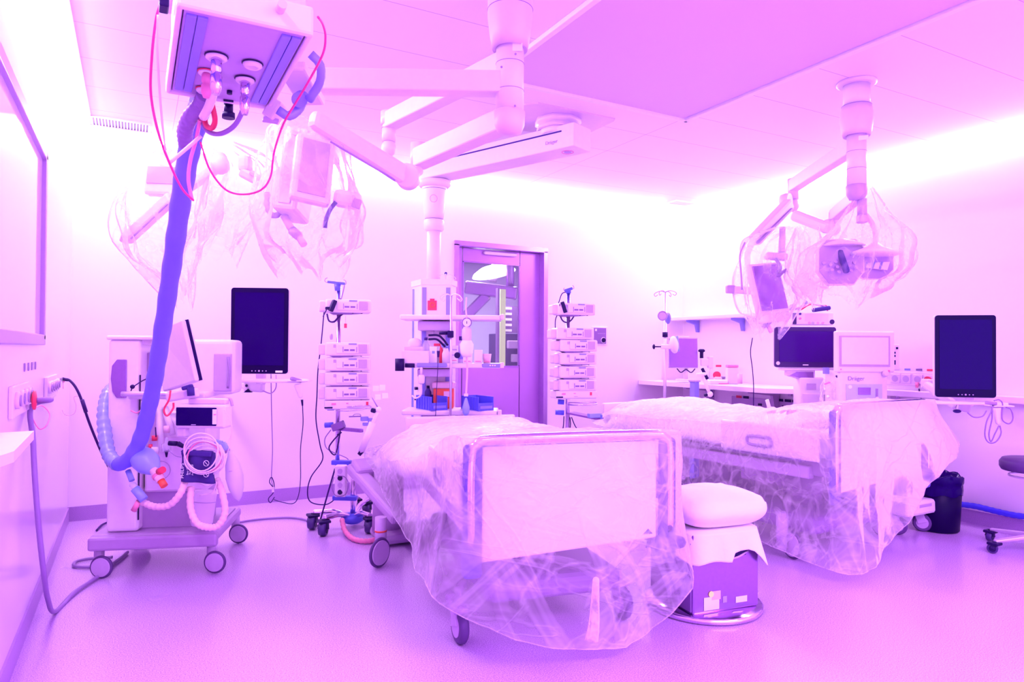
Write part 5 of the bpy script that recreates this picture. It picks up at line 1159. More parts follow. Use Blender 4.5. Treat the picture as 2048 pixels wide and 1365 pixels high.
for px, py, d in ((626, 1028, 5.0), (648, 1040, 4.62), (740, 1028, 4.7), (735, 1010, 5.2), (712, 1020, 5.3)):
    e = atz(px, py, .105) if px < 700 else at(px, py, d); e.z = .115
    o = B('leg', 'chrome', t, lambda b: b.tube([hb+V((0, 0, .065)), hb.lerp(e, .45)+V((0, 0, .06)), hb.lerp(e, .75)+V((0, 0, .0)) if False else V((hb.lerp(e, .75).x, hb.lerp(e, .75).y, .115)), e], .019, 10, 5))
    w = V((e.x, e.y, 0)); caster(o, w, .046, .05, R(30), 'castor', 'dark', 'wheel', hz=.11)
cord('stand_cable', 'black cable looping from the left pump stand down to the floor and back', [at(648, 625, D1), at(642, 690, D1), at(636, 740, D1), at(634, 790, D1), at(632, 840, D1), at(640, 890, D1), at(645, 920, D1), at(622, 955, D1), at(615, 985, D1), at(622, 1005, D1), at(650, 1010, D1), at(668, 1000, D1), at(672, 985, 4.75)], .0042, 'cable')
cord('stand_cable', 'straight dark cable slanting from the sockets to the left castor of the pump stand', [at(670, 938, 4.75), at(655, 990, 4.75), at(641, 1040, 4.72)], .006, 'cable', 8, 4)
cord('stand_cable', 'short dark cable loop left of the pole of the left pump stand', [at(683, 865, D1), at(668, 880, 4.8), at(658, 897, 4.8), at(670, 910, 4.8), at(678, 880, 4.8), at(682, 850, 4.8), at(686, 842, 4.8)], .005, 'cable')
cord('stand_cable', 'grey cable curving between clamps on the left pump stand', [at(662, 860, 4.8), at(650, 878, 4.8), at(652, 895, 4.8), at(664, 904, 4.8), at(690, 915, 4.75), at(697, 920, 4.75)], .0035, 'gcable')
cord('socket_cable', 'pale cables curling around the socket block of the left pump stand', [at(668, 955, 4.7), at(664, 975, 4.7), at(672, 992, 4.7), at(690, 990, 4.7), at(697, 970, 4.7), at(690, 955, 4.7), at(675, 952, 4.7)], .003, 'gcable')
cord('coiled_cable', 'black coiled cord hanging under the top pump of the left stand', A((654, 628, 4.7), (658, 642, 4.7), (668, 644, 4.72), (676, 636, 4.8), (686, 628, 4.8)), .007, 'cable', 8, 12, 'cable', lambda tt, k: .006*(1+.35*math.sin(k*2.2)))
cord('stand_tubes', 'thin dark tube hanging from the hook of the left pump stand', A((689, 571, D1), (686, 585, D1), (682, 600, D1)), .004, 'gcable')
t = thing('syringe_holder', 'small black holder clipped at the left of the top pump on the left stand', 'holder', tuple(at(662, 615, 4.7)))
B('holder_plate', 'dark', t, lambda b: b.bar(at(670, 601, 4.72), at(661, 623, 4.7), .03, .03, .005))
B('clip', 'dark', t, lambda b: b.box(at(655, 617, 4.7), (.03, .02, .02), .004))
tubep('tail', 'cable', t, A((653, 620, 4.7), (649, 628, 4.7), (646, 634, 4.7)), .004)
tag(B('red_tag', 'red', None, lambda b: [b.box(at(691, 652, D1), (.020, .004, .032), .001), b.cyl(at(691, 649, D1), at(691, 632, D1), .001)]), 'small red tag hanging below the top pump of the left stand', 'tag')
tag(B('winding_knob', 'lilac', None, lambda b: [b.lathe([(.020, 0), (.022, .012), (.012, .016)], at(666, 674, D1)+V((-.005, 0, 0)), -RT, 24)]), 'round grey knob on the pole between top pump and stack, left stand', 'knob')
tag(B('instrument', 'vinyl', None, lambda b: [b.bar(at(698, 834, 4.7), at(722, 833, 4.7), .012, .008, .002), b.tube(A((706, 832, 4.7), (710, 829, 4.7), (720, 829, 4.7), (722, 833, 4.7)), .002, 6, 4)]), 'small scissor-like clip seen right of the pole of the left pump stand', 'clip')
tag(B('vial_rack', 'sblue', None, lambda b: [b.box(at(729, 838, 4.7), (.05, .03, .03), .004), b.box(at(741, 841, 4.7), (.03, .03, .03), .004), b.box(at(733, 849, 4.7), (.05, .03, .02), .004)]), 'small blue box with dark feet beside the bed head, left of the bedding', 'box')
# centre stand
D2 = 5.5; rzq = CAMZ+R(14)
def D2p(px, py, dd=0): return at(px, py, D2+dd)
top2 = dup(proto, D2p(1153, 619, -.06), rzq, 'infusion pump at the top of the right stand beside the door, tilted slightly')
nm = ['uppermost', 'second', 'third', 'fourth', 'lowest']
for k, (px, py) in enumerate(((1150, 668), (1157, 692), (1156, 718), (1155, 745), (1155, 771))):
    dup(proto, D2p(px, py, -.06), rzq, '%s white infusion pump of the stack of five beside the door' % nm[k], 'infusion pumps stacked beside the door')
hubpart('white rack base with red labels under the pumps beside the door', D2p(1152, 790, -.06), rzq)
pq = D2p(1136, 700); pq.z = 0
t = thing('pump_stand', 'chrome drip stand right of the door carrying the right stack of pumps', 'pump stand', (pq.x, pq.y, 0))
zq = lambda py: CAMH+(702-py)/FPX*D2
cylp('pole', 'chrome', t, (pq.x, pq.y, .10), (pq.x, pq.y, zq(586)), .016)
B('hook_bar', 'blue', t, lambda b: [b.bar(D2p(1129, 582), D2p(1145, 577), .03, .022, .005), b.cyl(D2p(1137, 587), D2p(1137, 579), .02)])
for l in (((1129, 582), (1127, 579), (1129, 576)), ((1145, 578), (1148, 577), (1147, 573), (1145, 571))): tubep('hook', 'grey', t, [D2p(*q) for q in l], .003, 6, 5)
B('pole_clamp', 'blue', t, lambda b: b.cyl(D2p(1116, 804), D2p(1128, 805), .020))
B('pole_clamp', 'blue', t, lambda b: b.cyl(D2p(1111, 825), D2p(1128, 826), .020))
B('wire_tray', 'chrome', t, lambda b: b.tube([D2p(1132, 806), D2p(1160, 806, -.1), D2p(1188, 805, -.15), D2p(1192, 809, -.2), D2p(1160, 811, -.2), D2p(1134, 810)], .005, 6, 5))
B('side_tray', 'steel', t, lambda b: b.bar(D2p(1140, 826), D2p(1200, 838, -.2), .10, .014, .003))
for k in range(5):
    a = k*2*math.pi/5; e = V((pq.x+.28*math.cos(a), pq.y+.28*math.sin(a), .10))
    o = B('leg', 'chrome', t, lambda b: b.bar((pq.x, pq.y, .12), e, .03, .03, .006)); caster(o, (e.x, e.y, 0), .04, .04, a, 'castor', 'dark', 'wheel', hz=.10)
tag(B('tube_rack', 'lblue', None, lambda b: [b.box(D2p(1190, 829, -.2), (.10, .05, .006)), b.box(D2p(1190, 835, -.2), (.10, .05, .006)), b.box(D2p(1190, 832, -.24), (.10, .004, .03)), b.box(D2p(1179, 832, -.2), (.005, .05, .03)), b.box(D2p(1201, 834, -.2), (.005, .05, .03))]), 'small open blue rack on the tray of the right pump stand', 'rack')
cord('stand_cable', 'black cable looping at the top left of the right pump stand', [D2p(1134, 584), D2p(1124, 588), D2p(1118, 604), D2p(1113, 618), D2p(1117, 625), D2p(1111, 640), D2p(1111, 665), D2p(1113, 680)], .004, 'cable')
for l in (((1128, 833), (1127, 850), (1125, 862)), ((1140, 835), (1141, 850), (1139, 862)), ((1143, 835), (1149, 850), (1155, 860))):
    cord('stand_cable', 'thin dark cable hanging below the tray of the right pump stand', [D2p(*q) for q in l], .004, 'cable')['group'] = 'cables below the right pump stand tray'
t = thing('syringe_holder', 'black holder clipped at the left of the top pump on the right stand', 'holder', tuple(D2p(1128, 615, -.1)))
B('holder_plate', 'dark', t, lambda b: b.bar(D2p(1124, 604, -.1), D2p(1131, 626, -.1), .035, .03, .005))
B('clip', 'dark', t, lambda b: b.box(D2p(1121, 611, -.1), (.03, .02, .02), .004))
cord('coiled_cable', 'black coiled cord under the top pump of the right stand', [D2p(1120, 630), D2p(1124, 640), D2p(1131, 645), D2p(1141, 642), D2p(1148, 633)], .006, 'cable', 8, 12, 'cable', lambda tt, k: .006*(1+.35*math.sin(k*2.2)))
# reading arm and clip between the left stand and the bed
t = thing('clamp_boom', 'white jointed clamp arm leaning at the head of the nearest bed', 'clamp arm', tuple(at(745, 850, 4.6)))
B('rod', 'white', t, lambda b: b.cyl(at(757, 822, 4.6), at(738, 860, 4.6), .011))
B('rod', 'white', t, lambda b: b.cyl(at(745, 846, 4.6), at(722, 905, 4.6), .022))
B('joint', 'white', t, lambda b: b.ball(at(757, 820, 4.6), .020))
B('knob', 'dark', t, lambda b: b.bar(at(742, 820, 4.6), at(752, 823, 4.6), .03, .03, .008))
B('end_knob', 'dark', t, lambda b: b.cyl(at(719, 903, 4.6), at(725, 908, 4.6), .022))
B('thin_rod', 'grey', t, lambda b: b.cyl(at(744, 796, 4.6), at(756, 816, 4.6), .004))
B('paper_clip', 'paper', t, lambda b: [b.box(at(752, 778, 4.6), (.045, .006, .035), .002), b.box(at(765, 776, 4.6), (.04, .006, .04), .002), b.box(at(770, 792, 4.6), (.04, .006, .035), .002), b.box(at(756, 795, 4.6), (.04, .006, .035), .002)])
cord('red_hose', 'ribbed pink red hose on the floor from the pump stand to the bed', [at(684, 1040, 4.72), at(690, 1062, 4.62), atz(706, 1078, .02), atz(730, 1083, .02), atz(752, 1079, .02), atz(768, 1066, .02)], .016, 'pink', 12, 12, 'hose', lambda tt, k: .016*(1+.12*math.sin(k*1.6)))
cord('floor_cable', 'dark cable lying on the floor from the machine to the pump stand', [atz(478, 1045, .01), atz(520, 1039, .01), atz(575, 1036, .01), atz(610, 1040, .01), atz(635, 1052, .01)], .008, 'gcable')
# ------------------------------------------------------------------ right ceiling arm system with examination lamps
hr_ = (3.656, 2.533)
t = thing('ceiling_boom_hub', 'white ceiling column with lamp and monitor arms on the right of the ceiling', 'ceiling arm', (hr_[0], hr_[1], ZC))
ceiling_hub2(t, hr_, 2.127)
PR = V((hr_[0], hr_[1], 0))
B('label_plate', 'paper', t, lambda b: b.box(PR+V((-.02, -.056, 2.475)), (.05, .003, .025), 0, Matrix.Rotation(CAMZ-R(20), 3, 'Z')))
f1 = at(1586, 372, 5.0)
B('arm', 'white', t, lambda b: b.bar(PR+V((0, 0, 2.455)), f1, .07, .085, .006))
B('arm_joint', 'offwhite', t, lambda b: [b.cyl(f1+V((0, 0, .05)), f1-V((0, 0, .10)), .037), b.ball(f1-V((0, 0, .14)), .042, (1, 1, 1.2))])
B('elbow', 'white', t, lambda b: b.lathe([(.05, -.03), (.055, 0), (.05, .03)], at(1572, 402, 4.95), (RT*.7-FW*.7), 28))
B('spring_arm', 'white', t, lambda b: [b.bar(at(1578, 408, 4.9), at(1508, 482, 4.6), .075, .085, .02)])
B('arm_slot', 'grey', t, lambda b: b.bar(at(1583, 418, 4.84), at(1515, 486, 4.54), .02, .012))
f2 = at(1668, 432, 4.35)
B('arm', 'offwhite', t, lambda b: b.bar(PR+V((0, 0, 2.15)), f2, .06, .07, .006))
B('arm_joint', 'white', t, lambda b: [b.cyl(f2+V((0, 0, .02)), f2-V((0, 0, .06)), .034), b.ball(f2-V((0, 0, .08)), .040, (1, 1, 1.15))])
B('elbow', 'white', t, lambda b: b.lathe([(.04, -.03), (.045, 0), (.04, .03)], at(1656, 453, 4.33), (RT*.7-FW*.7), 28))
B('spring_arm', 'white', t, lambda b: b.bar(at(1660, 458, 4.3), at(1586, 430, 4.5), .06, .070, .02))
B('arm_joint', 'lilac', t, lambda b: [b.cyl(at(1724, 398, 3.98), at(1724, 432, 3.98), .026), b.box(at(1724, 438, 3.98), (.05, .05, .05), .008, Matrix.Rotation(CAMZ, 3, 'Z'))])
B('lamp_rod', 'offwhite', t, lambda b: b.tube(A((1727, 425, 4.0), (1740, 440, 4.0), (1750, 465, 4.0), (1751, 485, 4.0)), .014, 10, 6))
# lamps
def exam_lamp(label, c, rz, tilt, w, h, hexes):
    t = thing('examination_lamp', label, 'lamp', tuple(c), rz)
    T = (Matrix.Rotation(tilt[0], 3, 'X') @ Matrix.Rotation(tilt[1], 3, 'Y')).to_4x4()
    def pb(name, m, f, par=None):
        b = MB(); b.T = T; f(b); return b.build(name, m, par or t, False)
    oct_ = [(-w/2, -h*.22), (-w*.28, -h/2), (w*.28, -h/2), (w/2, -h*.22), (w/2, h*.30), (w*.34, h/2), (-w*.34, h/2), (-w/2, h*.30)]
    pb('housing', 'white', lambda b: b.prism([(p[0]*1.06, p[1]*1.06) for p in oct_], .05, Matrix.Translation((0, .003, 0)), .006))
    pb('lens_panel', 'midgrey', lambda b: b.prism(oct_, .006, Matrix.Translation((0, -.003, 0))))
    if hexes:
        for i in range(7):
            for j in range(7):
                x = (i-3)*w/7.2; z = (j-3)*h/7.2+(i % 2)*h/14
                if abs(x)+abs(z)*.75 < w*.46 and abs(x) > .022: 
                    b = MB(); b.T = T; b.lathe([(.0125, 0), (.010, .004)], (x, -.0035, z), (0, -1, 0), 6); b.build('lens', 'lilac', t, False)
        pb('grip_bar', 'navy', lambda b: b.box((0, -.02, -.01), (.034, .035, h*.62), .012))
    else:
        pb('lamp_window', 'wscreen', lambda b: b.box((0, -.005, 0), (w*.8, .004, h*.5)))
        for k in range(3): pb('stripe', 'sblue', lambda b: b.box((-w*.2+k*w*.2, -.008, 0), (w*.06, .003, h*.5)))
    pb('rear_stem', 'offwhite', lambda b: b.cyl((0, .04, 0), (0, .12, .06), .025))
    return t
exam_lamp('octagonal examination lamp with honeycomb lenses and a dark grip under clear plastic, right ceiling arm', at(1683, 524, 4.1), CAMZ+R(-6), (R(-28), R(-6)), .25, .26, True)
exam_lamp('smaller examination lamp turned away to the right, under the same clear plastic', at(1748, 528, 4.1), CAMZ+R(-25), (R(-38), R(14)), .20, .17, False)
B('lamp_shade', 'white', t, lambda b: b.lathe([(.016, 0), (.045, -.03), (.12, -.06), (.13, -.075), (.10, -.08)], at(1750, 484, 4.05), (0.05, 0, 1), 28))
B('lamp_shade', 'white', t, lambda b: b.lathe([(.02, 0), (.10, -.025), (.135, -.045), (.12, -.05)], at(1682, 478, 4.15), (0.0, 0, 1), 28))
# wrapped monitor
m4 = wall_monitor('tilted monitor with streaky purple screen wrapped in clear plastic, above the desk on the right', at(1541, 584, 4.55), .27, .40, CAMZ+R(24), (R(-10), R(-7)), 'steel', .045, (.005, .03), (.23, .30))
t = thing('monitor_mount', 'pale bracket with dark straps above the tilted wrapped monitor on the right', 'monitor arm', tuple(at(1555, 515, 4.6)))
B('bracket', 'offwhite', t, lambda b: b.bar(at(1530, 512, 4.6), at(1574, 515, 4.6), .06, .05, .015))
B('bracket_post', 'white', t, lambda b: b.cyl(at(1563, 505, 4.6), at(1566, 455, 4.6), .022))
tubep('strap', 'grey', t, A((1552, 518, 4.5), (1561, 535, 4.45), (1556, 552, 4.4), (1565, 545, 4.4), (1573, 540, 4.4)), .011, 8, 6)
t = thing('wrapped_bracket', 'pale small box and drooping arm at the left of the wrapped right monitors', 'bracket', tuple(at(1465, 580, 4.7)))
B('box_body', 'lilac', t, lambda b: b.box(at(1461, 579, 4.7), (.06, .05, .055), .01, Matrix.Rotation(CAMZ, 3, 'Z')))
B('link', 'white', t, lambda b: b.bar(at(1468, 580, 4.7), at(1502, 582, 4.65), .05, .05, .01))
tubep('cable', 'lilac', t, A((1484, 580, 4.6), (1482, 545, 4.6), (1480, 510, 4.6), (1490, 485, 4.6)), .006, 8, 6)
t = thing('lamp_grip', 'pale jointed rod with a grey disc under the wrapped monitor on the right', 'handle', tuple(at(1530, 648, 4.6)))
B('rod', 'offwhite', t, lambda b: b.cyl(at(1521, 628, 4.6), at(1531, 645, 4.6), .018))
B('disc', 'lilac', t, lambda b: b.cyl(at(1531, 646, 4.6), at(1535, 651, 4.6), .035))
B('rod_tip', 'palepink', t, lambda b: b.cyl(at(1535, 651, 4.6), at(1543, 665, 4.6), .014))
bag('plastic_cover', 'clear plastic bag around the tilted monitor on the right', [(1545, 1600, 455, 4.6), (1495, 1610, 480, 4.6), (1482, 1612, 520, 4.6), (1478, 1614, 570, 4.6), (1485, 1600, 605, 4.6), (1495, 1580, 635, 4.6), (1510, 1560, 660, 4.6)], 12, d0=.2)
bag('plastic_cover', 'wide clear plastic bag around the two examination lamps on the right', [(1712, 1745, 375, 4.0), (1690, 1775, 430, 4.0), (1655, 1800, 470, 4.05), (1620, 1803, 505, 4.1), (1610, 1790, 545, 4.1), (1605, 1770, 570, 4.15), (1625, 1745, 592, 4.2)], 15, d0=.22)
bag('plastic_cover', 'clear plastic bag hanging between the wrapped monitor and the lamps on the right', [(1590, 1640, 455, 4.35), (1580, 1645, 500, 4.35), (1575, 1650, 545, 4.35), (1590, 1648, 575, 4.35), (1600, 1640, 598, 4.35)], 21, d0=.1)

# ------------------------------------------------------------------ shelf, worktop and what stands on it
t = thing('wall_shelf', 'white wall shelf on brackets at the right end of the back wall', 'shelf', (5.31, 5.2, 1.60))
boxp('shelf_board', 'white', t, (5.315, 5.20, 1.605), (.21, 1.35, .035), .004)
for y in (5.62, 4.98): B('bracket', 'sblue', t, lambda b: b.prism([(0, 0), (.17, 0), (.17, -.13), (.14, -.13), (.12, -.05), (0, -.02)], .025, Matrix.Translation((5.245, y, 1.587))))
t = thing('worktop', 'white wall worktop along the right wall with an angled corner', 'worktop', (5.1, 5.0, .91))
b = MB(); poly = [(4.78, 5.875), (4.78, 4.16), (5.05, 3.85), (5.415, 3.75), (5.415, 5.875)]
a = [b.bm.verts.new((x, y, .932)) for x, y in poly]; c = [b.bm.verts.new((x, y, .892)) for x, y in poly]
b.bm.faces.new(a); b.bm.faces.new(c[::-1]); [b.bm.faces.new((a[i], c[i], c[(i+1) % 5], a[(i+1) % 5])) for i in range(5)]
b.build('worktop_board', 'white', t)
for y in (5.4, 4.55, 4.1): B('bracket', 'lilac', t, lambda b: b.prism([(0, 0), (.40, 0), (.40, -.30), (.36, -.30), (.30, -.06), (0, -.03)], .03, Matrix.Translation((5.018, y, .892))))
t = thing('wall_rail', 'pale equipment rail on the right wall below the sockets', 'rail', (5.38, 3.1, .93))
boxp('rail_body', 'white', t, (5.37, 2.95, .925), (.09, 1.5, .05), .006)
for y in (2.4, 3.4): boxp('rail_mount', 'lilac', t, (5.39, y, .89), (.05, .05, .04), .004)
t = thing('socket_strip', 'row of four wall sockets with a red button on the right wall', 'socket', (XR, 3.25, 1.03))
boxp('plate', 'offwhite', t, (XR-.008, 3.22, 1.04), (.016, .62, .105), .004)
for k, (px, m, lm) in enumerate(((1791, 'white', 'vinyl'), (1813, 'white', 'sblue'), (1836, 'white', 'vinyl'), (1858, 'red', 'red'))):
    p = atx(px, 757, XR-.016)
    o = B('socket', 'offwhite', t, lambda b: b.box((XR-.018, p.y, 1.04), (.012, .075, .075), .004))
    B('socket_well', 'lilac' if k < 3 else 'red', o, lambda b: b.cyl((XR-.026, p.y, 1.04), (XR-.022-(.02 if k == 3 else 0), p.y, 1.04), .026))
    B('socket_label', lm, t, lambda b: b.box((XR-.004, p.y, 1.115), (.004, .045, .016)))
tag(B('plug', 'pink', None, lambda b: b.cyl(atx(1834, 765, XR-.03), atx(1834, 776, XR-.03), .014, .010)), 'pink plug in the third socket of the row on the right wall', 'plug')
cord('plug_cable', 'thin dark cables hanging below the pink plug on the right wall', [atx(1838, 778, XR-.06), atx(1840, 790, XR-.05), atx(1843, 800, XR-.05)], .006, 'cable')
t = thing('socket_strip', 'row of small wall outlets with dark labels below the worktop on the right wall', 'socket', (XR, 4.6, .75))
boxp('plate', 'lilac', t, (XR-.006, 4.5, .74), (.012, 1.3, .10), .003)
for px in (1478, 1492, 1560, 1576, 1591, 1607):
    p = atx(px, 803, XR-.013); B('outlet_label', 'red' if px == 1478 else 'dark', t, lambda b: b.box((XR-.014, p.y, .79), (.004, .07, .025)))
for px in (1518, 1522, 1550, 1566): p = atx(px, 815, XR-.013); B('outlet_hole', 'dark', t, lambda b: b.cyl((XR-.016, p.y, .73), (XR-.012, p.y, .73), .012))
# tilted monitor on the worktop
t = thing('tilted_screen', 'purple-backed flat screen leaning on the worktop behind the infusion pole', 'monitor', tuple(at(1366, 706, 7.0)), CAMZ+R(-8))
b = MB(); b.T = Matrix.Rotation(R(-8), 4, 'X'); b.box((0, 0, 0), (.29, .03, .31), .006); b.build('panel', 'lilac', t, False)
b = MB(); b.T = Matrix.Rotation(R(-8), 4, 'X'); b.box((0, -.017, -.004), (.275, .004, .29)); b.build('screen', 'steel', t, False)
B('stand', 'white', t, lambda b: [b.cyl((0.03, .02, -.27), (0.03, .03, -.10), .02), b.cyl((0.03, .02, -.282), (0.03, .02, -.268), .10)], False)
tubep('cable', 'cable', t, [(-.06, 0, -.16), (-.02, 0, -.20), (.03, 0, -.17), (.08, 0, -.20), (.12, 0, -.16)], .006, 6, 5, world=False)
B('top_label', 'paper', t, lambda b: b.box((.0, -.01, .165), (.12, .01, .008)), False)
def deskitem(name, label, cat, px, py, d, parts):
    c = at(px, py, d); t = thing(name, label, cat, tuple(c), CAMZ)
    for n_, m_, f in parts: B(n_, m_, t, f, False)
    return t
deskitem('regulator', 'pale pressure regulator with dark knob clamped above the worktop', 'regulator', 1410, 765, 6.9, [('regulator_body', 'offwhite', lambda b: [b.box((0, 0, .20), (.09, .06, .07), .01), b.box((.05, 0, .20), (.05, .07, .12), .01)]), ('knob', 'dark', lambda b: b.lathe([(.018, .24), (.018, .30), (.032, .305), (.034, .32), (.02, .333)], (-.035, 0, 0))), ('hose_stub', 'dark', lambda b: b.bar((-.03, 0, .14), (.02, -.02, .03), .03, .03, .006)), ('bottle_part', 'bagwhite', lambda b: b.lathe([(.025, 0), (.03, .05), (.028, .10), (.015, .14)], (.06, -.02, .0))), ('foot', 'vinyl', lambda b: b.cyl((.08, 0, 0), (.08, 0, .05), .03))])
deskitem('red_tap', 'small red and white stopcock on the worktop', 'stopcock', 1437, 768, 6.4, [('disc', 'red', lambda b: b.cyl((-.02, -.01, .08), (-.01, .01, .08), .035)), ('red_label', 'red', lambda b: b.box((0, 0, .165), (.05, .01, .02))), ('tap_body', 'white', lambda b: b.box((.02, 0, .04), (.12, .06, .05), .01)), ('grey_pack', 'vinyl', lambda b: b.box((.07, -.01, .05), (.11, .04, .035), .008))])
deskitem('paper_stack', 'low white pack with red edge lying on the worktop', 'pack', 1435, 768, 6.2, [('pack', 'paper', lambda b: b.box((0, 0, .015), (.16, .10, .04), .01)), ('red_edge', 'pink', lambda b: b.box((.04, -.052, .003), (.09, .004, .010)))])
deskitem('container', 'white square container with a pink lid on the worktop', 'container', 1464, 769, 6.2, [('container_body', 'white', lambda b: b.box((0, 0, .075), (.10, .08, .15), .01)), ('lid', 'pink', lambda b: b.box((0, 0, .163), (.095, .08, .024), .006))])
deskitem('beaker', 'small pale pink beaker right of the lidded container on the worktop', 'beaker', 1480, 768, 6.0, [('beaker_body', 'palepink', lambda b: b.lathe([(.020, 0), (.022, .085)], (0, 0, 0)))])
cord('hanging_cable', 'thin dark cable rising from behind the worktop against the right wall', [at(1505, 676, 6.0), at(1501, 705, 6.0), at(1505, 740, 6.0), at(1507, 770, 6.0), at(1507, 800, 6.0), at(1507, 815, 6.0)], .004, 'cable')
t = thing('clamp_boom', 'white jointed clamp arm reaching down in front of the worktop', 'clamp arm', tuple(at(1412, 775, 6.0)))
B('rod', 'white', t, lambda b: b.cyl(at(1405, 752, 6.0), at(1418, 785, 6.0), .014))
B('joint', 'white', t, lambda b: b.ball(at(1420, 789, 6.0), .026))
B('head', 'white', t, lambda b: b.bar(at(1393, 750, 6.0), at(1412, 748, 6.0), .05, .025, .008))
B('knob', 'dark', t, lambda b: b.bar(at(1421, 780, 6.05), at(1424, 795, 6.05), .03, .03, .006))
B('lever', 'dark', t, lambda b: b.bar(at(1413, 793, 6.0), at(1410, 788, 6.0), .03, .03, .008))
t = thing('stand_post', 'short lilac square post standing in front of the worktop', 'post', tuple(at(1389, 795, 6.4).xy)+(0,))
pp = at(1389, 780, 6.4); B('post_body', 'sblue', t, lambda b: b.box((pp.x, pp.y, .485), (.062, .062, .97), .006)); B('post_cap', 'lilac', t, lambda b: b.box((pp.x, pp.y, .975), (.08, .08, .018), .005)); B('post_foot', 'lilac', t, lambda b: b.box((pp.x, pp.y, .02), (.16, .16, .04), .01))
# infusion pole by the right corner
IVx = at(1330, 700, 6.7); zi = lambda py: CAMH+(702-py)/FPX*6.7
t = thing('infusion_pole', 'slim infusion pole with four wire hooks standing before the worktop corner', 'infusion pole', (IVx.x, IVx.y, 0))
cylp('pole', 'alu', t, (IVx.x, IVx.y, .06), (IVx.x, IVx.y, zi(584)), .015)
hooks(t, V((IVx.x, IVx.y, zi(584))), .10, 4, 'gcable', .35, .03, .0035)
B('collar', 'dark', t, lambda b: b.cyl((IVx.x, IVx.y, zi(674)), (IVx.x, IVx.y, zi(664)), .026))
for k in range(5):
    a = k*2*math.pi/5+.4; B('leg', 'alu', t, lambda b: b.bar((IVx.x, IVx.y, .08), (IVx.x+.22*math.cos(a), IVx.y+.22*math.sin(a), .04), .03, .025, .005))
    B('castor', 'dark', t, lambda b: b.ball((IVx.x+.22*math.cos(a), IVx.y+.22*math.sin(a), .025), .025))
t = thing('blood_pressure_gauge', 'round dial blood pressure gauge hanging on the infusion pole by the right corner', 'blood pressure gauge', tuple(at(1325, 632, 6.6)))
gc = at(1325, 632, 6.6)
B('dial', 'lilac', t, lambda b: b.cyl(gc, gc+FW*.03, .040, n=28)); B('dial_rim', 'grey', t, lambda b: b.torus(gc, .042, .006, FW, 28, 8)); B('dial_back', 'sblue', t, lambda b: b.ball(at(1336, 637, 6.65), .04, (.4, 1, 1.4)))
t = thing('pole_pump', 'small rounded white and blue pump clamped to the infusion pole by the right corner', 'pump', tuple(at(1348, 690, 6.6)), CAMZ)
B('pump_body', 'white', t, lambda b: b.ball((0, 0, 0), .08, (.55, .6, 1.05), 24, Matrix.Rotation(R(-8), 3, 'Y')), False)
B('blue_edge', 'lblue', t, lambda b: b.box((.035, .01, .01), (.02, .07, .15), .009, Matrix.Rotation(R(-6), 3, 'Y')), False)
B('pole_grip', 'white', t, lambda b: b.box((-.075, 0, -.02), (.10, .05, .045), .01), False)
B('clamp_screw', 'dark', t, lambda b: [b.cyl((-.20, 0, -.02), (-.12, 0, -.02), .006), b.lathe([(.012, 0), (.024, .008), (.024, .018), (.01, .024)], (-.205, 0, -.02), (1, 0, 0))], False)
# ------------------------------------------------------------------ patient monitor and ventilator right
t = thing('patient_monitor', 'wide dark patient monitor screen facing the room above the far bed', 'monitor', tuple(at(1611, 695, 5.7)), CAMZ+R(-3))
def rb2(b, w, h, y0, y1, r=.02):
    pts = []
    for cx_, cz_, a0 in ((w/2-r, h/2-r, 0), (-w/2+r, h/2-r, 90), (-w/2+r, -h/2+r, 180), (w/2-r, -h/2+r, 270)):
        for k in range(5): a = R(a0+k*22.5); pts.append((cx_+r*math.cos(a), cz_+r*math.sin(a)))
    b.prism(pts, y1-y0, Matrix.Translation((0, y0, 0)))
M['bezel2'] = mat('indigo_bezel', (.040, .002, .12), .3, spec=.25)
B('bezel', 'bezel2', t, lambda b: rb2(b, .495, .335, 0, .03), False)
B('screen', 'screen2', t, lambda b: b.box((.002, -.002, .006), (.43, .004, .255)), False)
B('housing', 'white', t, lambda b: rb2(b, .47, .31, .03, .09), False)
B('maker_mark', 'white', t, lambda b: b.box((.0, -.003, -.146), (.045, .002, .008)), False)
B('sticker', 'white', t, lambda b: b.cyl((-.223, -.003, -.133), (-.223, 0, -.133), .015), False)
B('lower_bar', 'white', t, lambda b: b.box((.02, .05, -.182), (.43, .08, .022), .006), False)
for k in range(4): B('side_key', 'dark', t, lambda b: b.box((.250, .015, .06-.04*k), (.006, .02, .024)), False)
B('arm_bracket', 'offwhite', t, lambda b: [b.prism([(-.14, -.19), (.09, -.19), (.09, -.27), (-.02, -.27), (-.14, -.235)], .07, Matrix.Translation((0, .03, 0)), .005)], False)
B('bracket_window', 'steel', t, lambda b: b.prism([(-.12, -.235), (-.06, -.205), (.075, -.205), (.075, -.255), (-.02, -.26)], .004, Matrix.Translation((0, .027, 0))), False)
B('stand_column', 'white', t, lambda b: b.box((.06, .10, -.55), (.20, .16, .60), .012), False)
B('stand_display', 'lilac', t, lambda b: b.box((.055, .017, -.325), (.075, .004, .05)), False)
B('stand_panel', 'offwhite', t, lambda b: b.box((.06, .017, -.46), (.15, .005, .15), .002), False)
t2 = thing('module_rack', 'white measuring module box with small knobs on top of the wide dark monitor', 'module box', tuple(at(1624, 637, 5.75)), CAMZ+R(-3))
B('module_body', 'white', t2, lambda b: b.box((0, .04, -.005), (.34, .12, .105), .008), False)
B('black_end', 'bezel2', t2, lambda b: b.box((-.150, -.022, -.003), (.030, .012, .095), .003), False)
B('black_clip', 'bezel2', t2, lambda b: b.cyl((.155, -.024, -.03), (.155, -.016, -.03), .02), False)
B('module_face', 'offwhite', t2, lambda b: b.box((.03, -.021, .005), (.19, .004, .06)), False)
